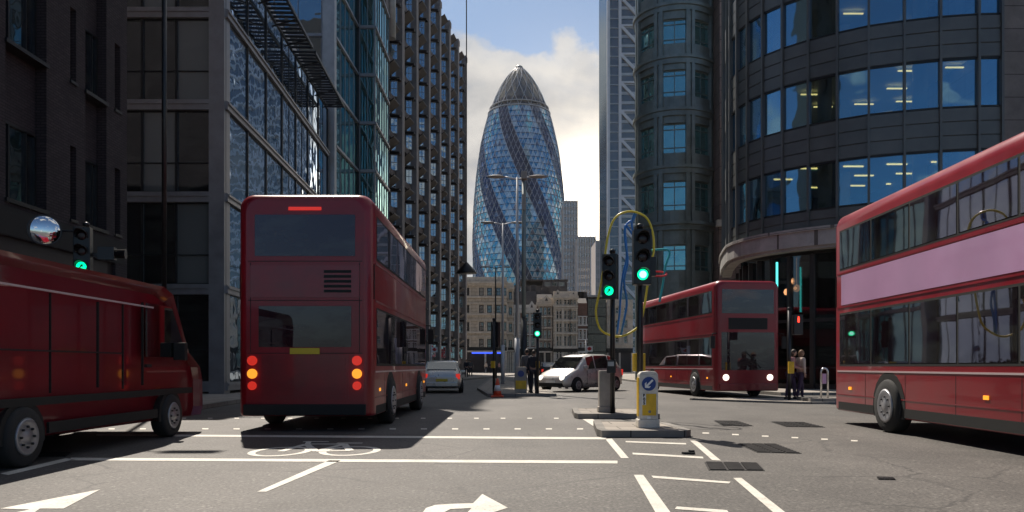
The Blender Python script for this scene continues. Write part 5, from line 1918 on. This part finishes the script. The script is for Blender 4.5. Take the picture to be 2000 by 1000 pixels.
def smooth_curve(P, n=8, closed=False):
    P = [Vector(p) for p in P]
    out_ = []
    k = len(P)
    for i in range(k if closed else k - 1):
        p0 = P[(i - 1) % k] if closed or i > 0 else P[i]
        p1, p2 = P[i], P[(i + 1) % k]
        p3 = P[(i + 2) % k] if closed or i < k - 2 else p2
        for j in range(n):
            t = j / n
            out_.append(0.5 * ((2 * p1) + (-p0 + p2) * t + (2 * p0 - 5 * p1 + 4 * p2 - p3) * t * t + (-p0 + 3 * p1 - 3 * p2 + p3) * t**3))
    if not closed:
        out_.append(P[-1])
    return out_


def px_curve(pp, Y, **kw):
    return smooth_curve([at(a, b, Y + (c if c else 0)) for a, b, c in [(*q, 0) if len(q) == 2 else q for q in pp]], **kw)


MB().tube(px_curve([(1262, 425), (1232, 413), (1203, 424), (1188, 460), (1178, 530), (1170, 575), (1164, 610), (1172, 642), (1192, 655, 0.05), (1212, 657, 0.05), (1234, 648), (1250, 632), (1260, 590), (1270, 520), (1277, 490), (1275, 455)], 17.85, closed=True), 0.025, 10, True).build('yellow_loop', 'tube_yellow', tb)
MB().tube(px_curve([(1240, 414, -0.05), (1234, 436), (1236, 458), (1222, 440), (1221, 470), (1226, 510), (1219, 548), (1224, 590), (1220, 620), (1213, 654, 0.1)], 17.95), 0.026, 8).build('blue_tube', 'tube_blue', tb)
MB().tube(px_curve([(1243, 415, -0.08), (1236, 430), (1228, 434), (1221, 448), (1224, 500), (1216, 540), (1212, 580), (1210, 612), (1205, 652, 0.1)], 18.05), 0.026, 8).build('blue_tube', 'tube_blue', tb)
MB().tube(px_curve([(1262, 490), (1306, 489), (1300, 520), (1294, 560), (1288, 590)], 17.9), 0.026, 8).build('teal_tube', 'tube_teal', tb)
MB().tube([at(1286, 535, 17.85) + Vector((0.19 * math.cos(a), 0.1 * math.sin(a), 0.065 * math.sin(a))) for a in [2 * math.pi * k / 32 for k in range(32)]], 0.022, 8, True).build('red_ring', 'tube_red', tb)

# ---- convex traffic mirror on the left signal pole
mr = thing('traffic_mirror', 'round convex traffic mirror on the left pavement beside a signal', 'mirror', (-9.75, 16.35, 0.12))
TMr = Matrix.Translation((-9.80, 16.1, 4.05)) @ Matrix.Rotation(R(38), 4, 'Z')
MB(TMr).lathe([(0.0, -0.08), (0.12, -0.072), (0.22, -0.05), (0.295, -0.015), (0.31, 0.0)], 40, (0, 0, 0), 'y').build('mirror_face', 'mirror', mr)
MB(TMr).lathe([(0.0, 0.03), (0.30, 0.02), (0.325, 0.0), (0.325, -0.02), (0.312, -0.018)], 40, (0, 0, 0), 'y').build('backing', 'black_paint', mr)
MB().tube([(-9.80, 16.16, 4.05), (-9.5, 16.5, 4.1), (-9.2, 16.5, 4.1)], 0.025, 8).build('bracket', 'black_paint', mr)

# ---- lamp columns
def lamp_post(label, x, y, h, arm, mat='galv', r=0.085, two=True, base='galv'):
    e = thing('street_lamp', label, 'street lamp', (x, y, 0.1), group='street lamps')
    MB().tube([(x, y, 0.05), (x, y, h * 0.25)], r * 1.45, 14).tube([(x, y, h * 0.25), (x, y, h)], r, 14, r1=r * 0.62).build('column', mat, e)
    for s in ((-1, 1) if two else (-1,)):
        MB().tube([(x, y, h - 0.1), (x + s * 0.35, y, h - 0.02), (x + s * arm * 0.55, y, h + 0.02)], r * 0.45, 8).build('arm', mat, e)
        T = Matrix.Translation((x + s * arm * 0.78, y, h + 0.03))
        l_ = MB(T)
        l_.lathe([(0.0, 0.07), (0.12, 0.06), (0.2, 0.02), (0.21, -0.02), (0.12, -0.06), (0.0, -0.07)], 20)
        l_.v = [T @ Vector((((T.inverted() @ v).x) * 2.1, (T.inverted() @ v).y, (T.inverted() @ v).z)) for v in l_.v]
        l_.build('lantern', 'grey_plastic', e)
    return e


lamp_post('tallest grey twin armed lamp column in front of the blue tower', 0.24, 35.6, 9.95, 1.25)
lamp_post('middle grey twin armed lamp column in front of the blue tower', -0.56, 47.0, 9.95, 1.2)
lamp_post('farthest dark twin armed lamp column, lowest of those before the blue tower', -1.45, 68.0, 9.95, 1.25, mat='black_paint')
tl_ = thing('street_lamp', 'tall thin black lamp column on the left pavement before the steel office', 'street lamp', (-9.6, 21.2, 0.1))
MB().tube([(-9.6, 21.2, 0.05), (-9.6, 21.2, 3.2)], 0.12, 14).tube([(-9.6, 21.2, 3.2), (-9.6, 21.2, 14.5)], 0.065, 12).build('column', 'black_paint', tl_)
MB().tube([(-9.6, 21.2, 14.4), (-8.6, 21.2, 14.8)], 0.04, 8).box(-8.7, 21.05, 14.7, -7.9, 21.35, 14.85).build('lantern', 'black_paint', tl_)
# camera mast beside the tall lamp
cm = thing('camera_mast', 'greenish mast with a surveillance camera box on top beside the tallest lamp', 'camera mast', (0.54, 35.0, 0.1))
MB().tube([(0.54, 35, 0.05), (0.54, 35, 3.4)], 0.15, 14).build('base', 'black_paint', cm)
MB().tube([(0.54, 35, 3.4), (0.54, 35, 9.6)], 0.10, 14).build('column', 'pole_green', cm)
MB().box(0.42, 34.8, 9.7, 0.68, 35.2, 10.05).lathe([(0.05, 9.6), (0.05, 9.7)], 10, (0.54, 35, 0)).build('camera', 'grey_plastic', cm, 0.02)
MB().box(0.45, 34.83, 8.3, 0.63, 34.9, 9.0).build('control_box', 'grey_plastic', cm)

# lamp hung on a cable in the street
cb_ = thing('hanging_lamp', 'dark cone lamp hanging on a long cable by the ribbed block', 'street lamp', (-4.15, 70, 0))
MB().tube([(-4.15, 70, 10.6), (-4.15, 70, 40.0)], 0.055, 6).tube([(-10.0, 70, 40.6), (-4.15, 70, 40.0), (12.0, 64, 33.0)], 0.03, 6).build('cable', 'black_matt', cb_)
MB().lathe([(0.06, 10.7), (0.2, 10.55), (0.95, 9.75), (0.95, 9.65), (0.0, 9.7)], 24, (-4.15, 70, 0)).build('lamp_shade', 'black_paint', cb_)

# ---- cone
cn = thing('traffic_cone', 'orange traffic cone with white band beside the far island kerb', 'cone', (-0.56, 29.6, 0))
MB().box(-0.80, 29.36, 0.004, -0.32, 29.84, 0.07).build('base', 'cone_orange', cn, 0.02)
MB().lathe([(0.17, 0.07), (0.13, 0.25), (0.085, 0.48), (0.04, 0.72), (0.0, 0.725)], 20, (-0.56, 29.6, 0)).build('cone_body', 'cone_orange', cn)
MB().lathe([(0.140, 0.24), (0.094, 0.46), (0.080, 0.47), (0.12, 0.25)], 20, (-0.56, 29.6, 0)).build('white_band', 'sign_white', cn)

# ---- steel hoop on the refuge
hp = thing('cycle_hoop', 'polished steel hoop standing on the right refuge kerb', 'hoop', (10.25, 25.2, 0.16))
MB().tube([(10.14, 25.2, 0.1)] + [(10.25 + 0.11 * math.cos(R(180 - a)), 25.2, 1.0 + 0.13 * math.sin(R(a))) for a in range(0, 181, 15)] + [(10.36, 25.2, 0.1)], 0.032, 10).build('hoop', 'steel', hp)
MB().box(10.19, 25.19, 0.62, 10.31, 25.21, 0.95).build('plate', 'lilac', hp)


# ---- bus stop flags with red ring and bar
def stop_flag(label, x, y, z, s, post_h):
    e = thing('bus_stop_sign', label, 'bus stop sign', (x, y, 0.1), group='bus stop flags')
    MB().tube([(x - s * 0.62, y, 0.05), (x - s * 0.62, y, post_h)], 0.05, 8).build('post', 'galv', e)
    MB().box(x - s * 0.55, y - 0.02, z - s * 0.48, x + s * 0.55, y + 0.02, z + s * 0.48).build('flag', 'sign_white', e)
    T = Matrix.Translation((x, y - 0.022, z))
    MB(T).lathe([(s * 0.19, -0.004), (s * 0.31, -0.004), (s * 0.31, 0.002), (s * 0.19, 0.002), (s * 0.19, -0.004)], 28, (0, 0, 0), 'y', smooth=False).build('ring', 'sign_red', e)
    MB(T).box(-s * 0.40, -0.01, -s * 0.06, s * 0.40, -0.005, s * 0.06).build('bar', 'sign_red', e)


stop_flag('white bus stop flag with a red ring right of the far island', 6.05, 60.0, 2.55, 0.46, 3.2)
stop_flag('white bus stop flag with a red ring before the ribbed block', -5.9, 58.5, 2.45, 0.42, 3.1)


# ================================================================== PEOPLE
def skin_mesh(joints, bones, sub=2):
    """smooth limb surface grown over a joint graph: joints name -> (pos, rx, ry)"""
    names = list(joints)
    me = bpy.data.meshes.new('figure')
    me.from_pydata([joints[k][0] for k in names], [(names.index(a), names.index(b)) for a, b in bones], [])
    o = bpy.data.objects.new('figure', me)
    C.objects.link(o)
    sk = o.modifiers.new('skin', 'SKIN')
    sk.use_smooth_shade = True
    for i, k in enumerate(names):
        v = me.skin_vertices[0].data[i]
        v.radius = (joints[k][1], joints[k][2])
        v.use_root = (i == 0)
    ss = o.modifiers.new('sub', 'SUBSURF')
    ss.levels = ss.render_levels = sub
    bpy.context.view_layer.update()
    res = bpy.data.meshes.new_from_object(o.evaluated_get(bpy.context.evaluated_depsgraph_get()))
    bpy.data.objects.remove(o)
    return res


def person(label, x, y, z, rz, top, legs, hair, pose, group, sc=1.0, longhair=False):
    e = thing('person', label, 'person', (x, y, z), rz, group=group)
    T = Matrix.Translation((x, y, z)) @ Matrix.Rotation(rz, 4, 'Z') @ Matrix.Scale(sc, 4)
    ln = pose.get('lean', 0.0)
    stp = pose.get('step', 0.05)
    aL, aR = pose.get('armL', (0.02, 0.02)), pose.get('armR', (0.02, 0.02))     # forward reach of elbow, wrist

    def up(p):                      # lean the upper body forward about the hips (facing -y)
        px_, py_, pz = p
        d = max(0, pz - 0.95)
        return (px_, py_ - math.sin(ln) * d, 0.95 + (pz - 0.95) * math.cos(ln) if pz > 0.95 else pz)
    J = {'pelvis': ((0, 0, 0.95), 0.15, 0.10), 'waist': (up((0, 0, 1.10)), 0.135, 0.095), 'chest': (up((0, 0.0, 1.30)), 0.165, 0.11), 'neck0': (up((0, 0.005, 1.455)), 0.075, 0.07),
         'neck': (up((0, -0.005, 1.50)), 0.052, 0.055)}
    B = [('pelvis', 'waist'), ('waist', 'chest'), ('chest', 'neck0'), ('neck0', 'neck')]
    for s, nm, ff in ((1, 'R', stp), (-1, 'L', -stp)):
        J['hip' + nm] = ((s * 0.095, 0, 0.88), 0.095, 0.10)
        J['knee' + nm] = ((s * 0.10, -ff - 0.02, 0.50), 0.06, 0.065)
        J['ank' + nm] = ((s * 0.10, -ff * 1.6 + 0.02, 0.09), 0.038, 0.045)
        B += [('pelvis', 'hip' + nm), ('hip' + nm, 'knee' + nm), ('knee' + nm, 'ank' + nm)]
    hands = []
    for s, nm, (fe, fw_) in ((1, 'R', aR), (-1, 'L', aL)):
        J['sh' + nm] = (up((s * 0.185, 0, 1.405)), 0.062, 0.065)
        J['el' + nm] = (up((s * 0.235, 0.02 - fe, 1.13 + abs(fe) * 0.3)), 0.043, 0.045)
        J['wr' + nm] = (up((s * (0.22 - abs(fw_) * 0.25), -fw_ - 0.03, 0.90 + abs(fw_) * 0.75)), 0.028, 0.034)
        B += [('chest', 'sh' + nm), ('sh' + nm, 'el' + nm), ('el' + nm, 'wr' + nm)]
        hands.append((s, Vector(J['el' + nm][0]), Vector(J['wr' + nm][0])))
    body_me = skin_mesh(J, B)
    # head, face, ears, hands and fingers joined into the body mesh
    hb = MB()
    hc = Vector(up((0, -0.02, 1.62)))
    seg, rg = 18, 12
    vs, fs = [], []
    for i in range(rg + 1):
        th = math.pi * i / rg
        for k in range(seg):
            ph = 2 * math.pi * k / seg
            vx, vy, vz = math.sin(th) * math.cos(ph), math.sin(th) * math.sin(ph), math.cos(th)
            jaw = 1.0 - 0.22 * max(0, -vz) ** 1.2
            vs.append(hc + Vector((vx * 0.076 * jaw, vy * 0.095 * jaw - (0.012 if vy < 0 and vz < -0.3 else 0), vz * 0.118)))
    for i in range(rg):
        for k in range(seg):
            fs.append((i * seg + k, i * seg + (k + 1) % seg, (i + 1) * seg + (k + 1) % seg, (i + 1) * seg + k))
    hb.add(vs, fs, 0, True)
    hb.add([hc + Vector(p) for p in ((-0.014, -0.092, -0.025), (0.014, -0.092, -0.025), (0, -0.122, -0.022), (0, -0.094, 0.022))], [(0, 1, 2), (1, 3, 2), (0, 2, 3), (0, 3, 1)], 0, True)
    for s in (1, -1):
        hb.lathe([(0.0, 0.012), (0.022, 0.006), (0.026, 0.0), (0.016, -0.01)], 8, hc + Vector((s * 0.076, 0.008, -0.005)), 'x')
        hb.lathe([(0.0, -0.004), (0.010, 0.0), (0.008, 0.006)], 8, hc + Vector((s * 0.03, -0.089, 0.012)), 'y', mi=1)
    hb.beam(hc + Vector((-0.022, -0.094, -0.058)), hc + Vector((0.022, -0.094, -0.058)), 0.012, 0.008, 1)
    for s, el, wr in hands:
        d = (wr - el).normalized()
        side = Vector((0, -1, 0)) - d * Vector((0, -1, 0)).dot(d)
        side = side.normalized() if side.length > 0.2 else Vector((0, 0, 1))
        nrm = d.cross(side)
        palm = wr + d * 0.085
        hb.tube([wr - d * 0.02, wr + d * 0.03, palm], 0.026, 8, r1=0.034)
        for k, ln_ in enumerate((0.062, 0.072, 0.068, 0.052)):
            b0 = palm + side * (0.027 - k * 0.018)
            hb.tube([b0, b0 + d * ln_ * 0.55 + nrm * -s * 0.004, b0 + d * ln_ + nrm * -s * 0.022], 0.009, 6, r1=0.007)
        b0 = wr + d * 0.03 + side * 0.03
        hb.tube([b0, b0 + d * 0.03 + side * 0.022, b0 + d * 0.055 + side * 0.024], 0.011, 6, r1=0.008)
    hm = hb.mesh('figure', ['skin', 'hair_dark'])
    bm = bmesh.new()
    bm.from_mesh(body_me)
    bm.from_mesh(hm)
    bm.transform(T)
    me = bpy.data.meshes.new('body')
    bm.to_mesh(me)
    bm.free()
    me.materials.append(M['skin'])
    me.materials.append(M['hair_dark'])
    put('body', me, e)

    def cloth(keys, grow, nm, mat, extra=None):
        j = {k: (J[k][0], J[k][1] + grow, J[k][2] + grow) for k in keys}
        if extra:
            j.update(extra)
        b = [q for q in B if q[0] in j and q[1] in j]
        cm_ = skin_mesh(j, b)
        cm_.transform(T)
        cm_.materials.clear()
        cm_.materials.append(M[mat])
        put(nm, cm_, e)
    cloth(['pelvis', 'waist', 'chest', 'neck0', 'shR', 'elR', 'wrR', 'shL', 'elL', 'wrL'], 0.018, 'jacket', top)
    cloth(['pelvis', 'hipR', 'kneeR', 'ankR', 'hipL', 'kneeL', 'ankL'], 0.014, 'trousers', legs)
    for nm in 'RL':
        a = Vector(J['ank' + nm][0])
        sh = MB(T)
        sh.prism_x([(a.y + 0.06, 0.0), (a.y + 0.065, 0.07), (a.y - 0.02, 0.11), (a.y - 0.10, 0.06), (a.y - 0.20, 0.035), (a.y - 0.21, 0.0)], a.x - 0.042, a.x + 0.042)
        sh.build('shoe', 'shoe', e, 0.012)
    hr = MB(T)
    vs, fs = [], []
    for i in range(8):
        th = math.pi * 0.60 * i / 7
        for k in range(18):
            ph = 2 * math.pi * k / 18
            front = max(0.0, -math.sin(ph))
            t2 = th * (1 - 0.42 * front)
            vs.append(hc + Vector((math.sin(t2) * math.cos(ph) * 0.084, math.sin(t2) * math.sin(ph) * 0.104 + 0.004, math.cos(t2) * 0.128 - (0.10 if longhair and i == 7 and front < 0.2 else 0))))
    for i in range(7):
        for k in range(18):
            fs.append((i * 18 + k, i * 18 + (k + 1) % 18, (i + 1) * 18 + (k + 1) % 18, (i + 1) * 18 + k))
    hr.add(vs, fs, 0, True).build('hair', hair, e)
    return e


person('person in dark clothes standing on the far island beside the signal', 0.88, 31.0, 0.114, R(170), 'cloth_navy', 'cloth_navy', 'hair_dark', {'step': 0.03}, 'people waiting on the far island', 1.0)
person('person in a dark grey jacket on the far island beside the grey bollard', 0.62, 31.5, 0.114, R(195), 'cloth_grey', 'cloth_navy', 'hair_dark', {'step': 0.06, 'armL': (0.1, 0.2)}, 'people waiting on the far island', 1.03)
person('person in a pink top leaning by the pedestrian signal pole', 9.62, 26.5, 0.056, R(60), 'cloth_pink', 'cloth_purple', 'hair_dark', {'step': 0.08, 'lean': 0.12, 'armR': (0.12, 0.30), 'armL': (0.1, 0.25)}, 'people at the right crossing', 0.99, True)
person('person in a loose beige top standing right of the one in pink', 9.98, 26.6, 0.056, R(100), 'cloth_beige', 'cloth_purple', 'hair_fair', {'step': 0.10, 'lean': 0.05, 'armR': (0.05, 0.12)}, 'people at the right crossing', 0.98, True)
person('person in a grey coat walking beyond the pale people carrier', 2.75, 41.5, 0.0, R(20), 'cloth_grey', 'cloth_navy', 'hair_dark', {'step': 0.14, 'armR': (-0.08, 0.05)}, 'walkers on the road', 1.0)
for px_, Y_, tp, lb, rz_ in ((911, 76, 'cloth_navy', 'small far walker in navy nearest the ribbed block corner', 10), (919, 82, 'cloth_grey', 'small far walker in grey between two others by the ribbed block', 200),
                             (949, 120, 'cloth_beige', 'small far walker in a pale top before the cream building shopfront', 30), (958, 121, 'cloth_navy', 'small far walker in dark clothes before the cream building shopfront', 160),
                             (975, 122, 'cloth_pink', 'small far walker in a pinkish top before the cream building shopfront', 60)):
    person(lb, (px_ - 1000) / F * Y_, Y_, 0.116, R(rz_), tp, 'cloth_navy', 'hair_dark', {'step': 0.1}, 'walkers far down the street', 1.0)


# ================================================================== AIR
def haze():
    m = bpy.data.materials.new('haze')
    m.use_nodes = True
    t = NT(m.node_tree)
    o = t.n('ShaderNodeOutputMaterial')
    v = t.n('ShaderNodeVolumePrincipled')
    v.inputs['Color'].default_value = (0.95, 0.92, 0.92, 1)
    v.inputs['Density'].default_value = 0.00005
    v.inputs['Anisotropy'].default_value = 0.35
    t.l(v.outputs[0], o.inputs['Volume'])
    MATS['haze'] = m
    M['haze'] = m
    h = MB().box(-160, -30, -1, 200, 520, 196).build('haze', 'haze')
    h['kind'] = 'stuff'


haze()
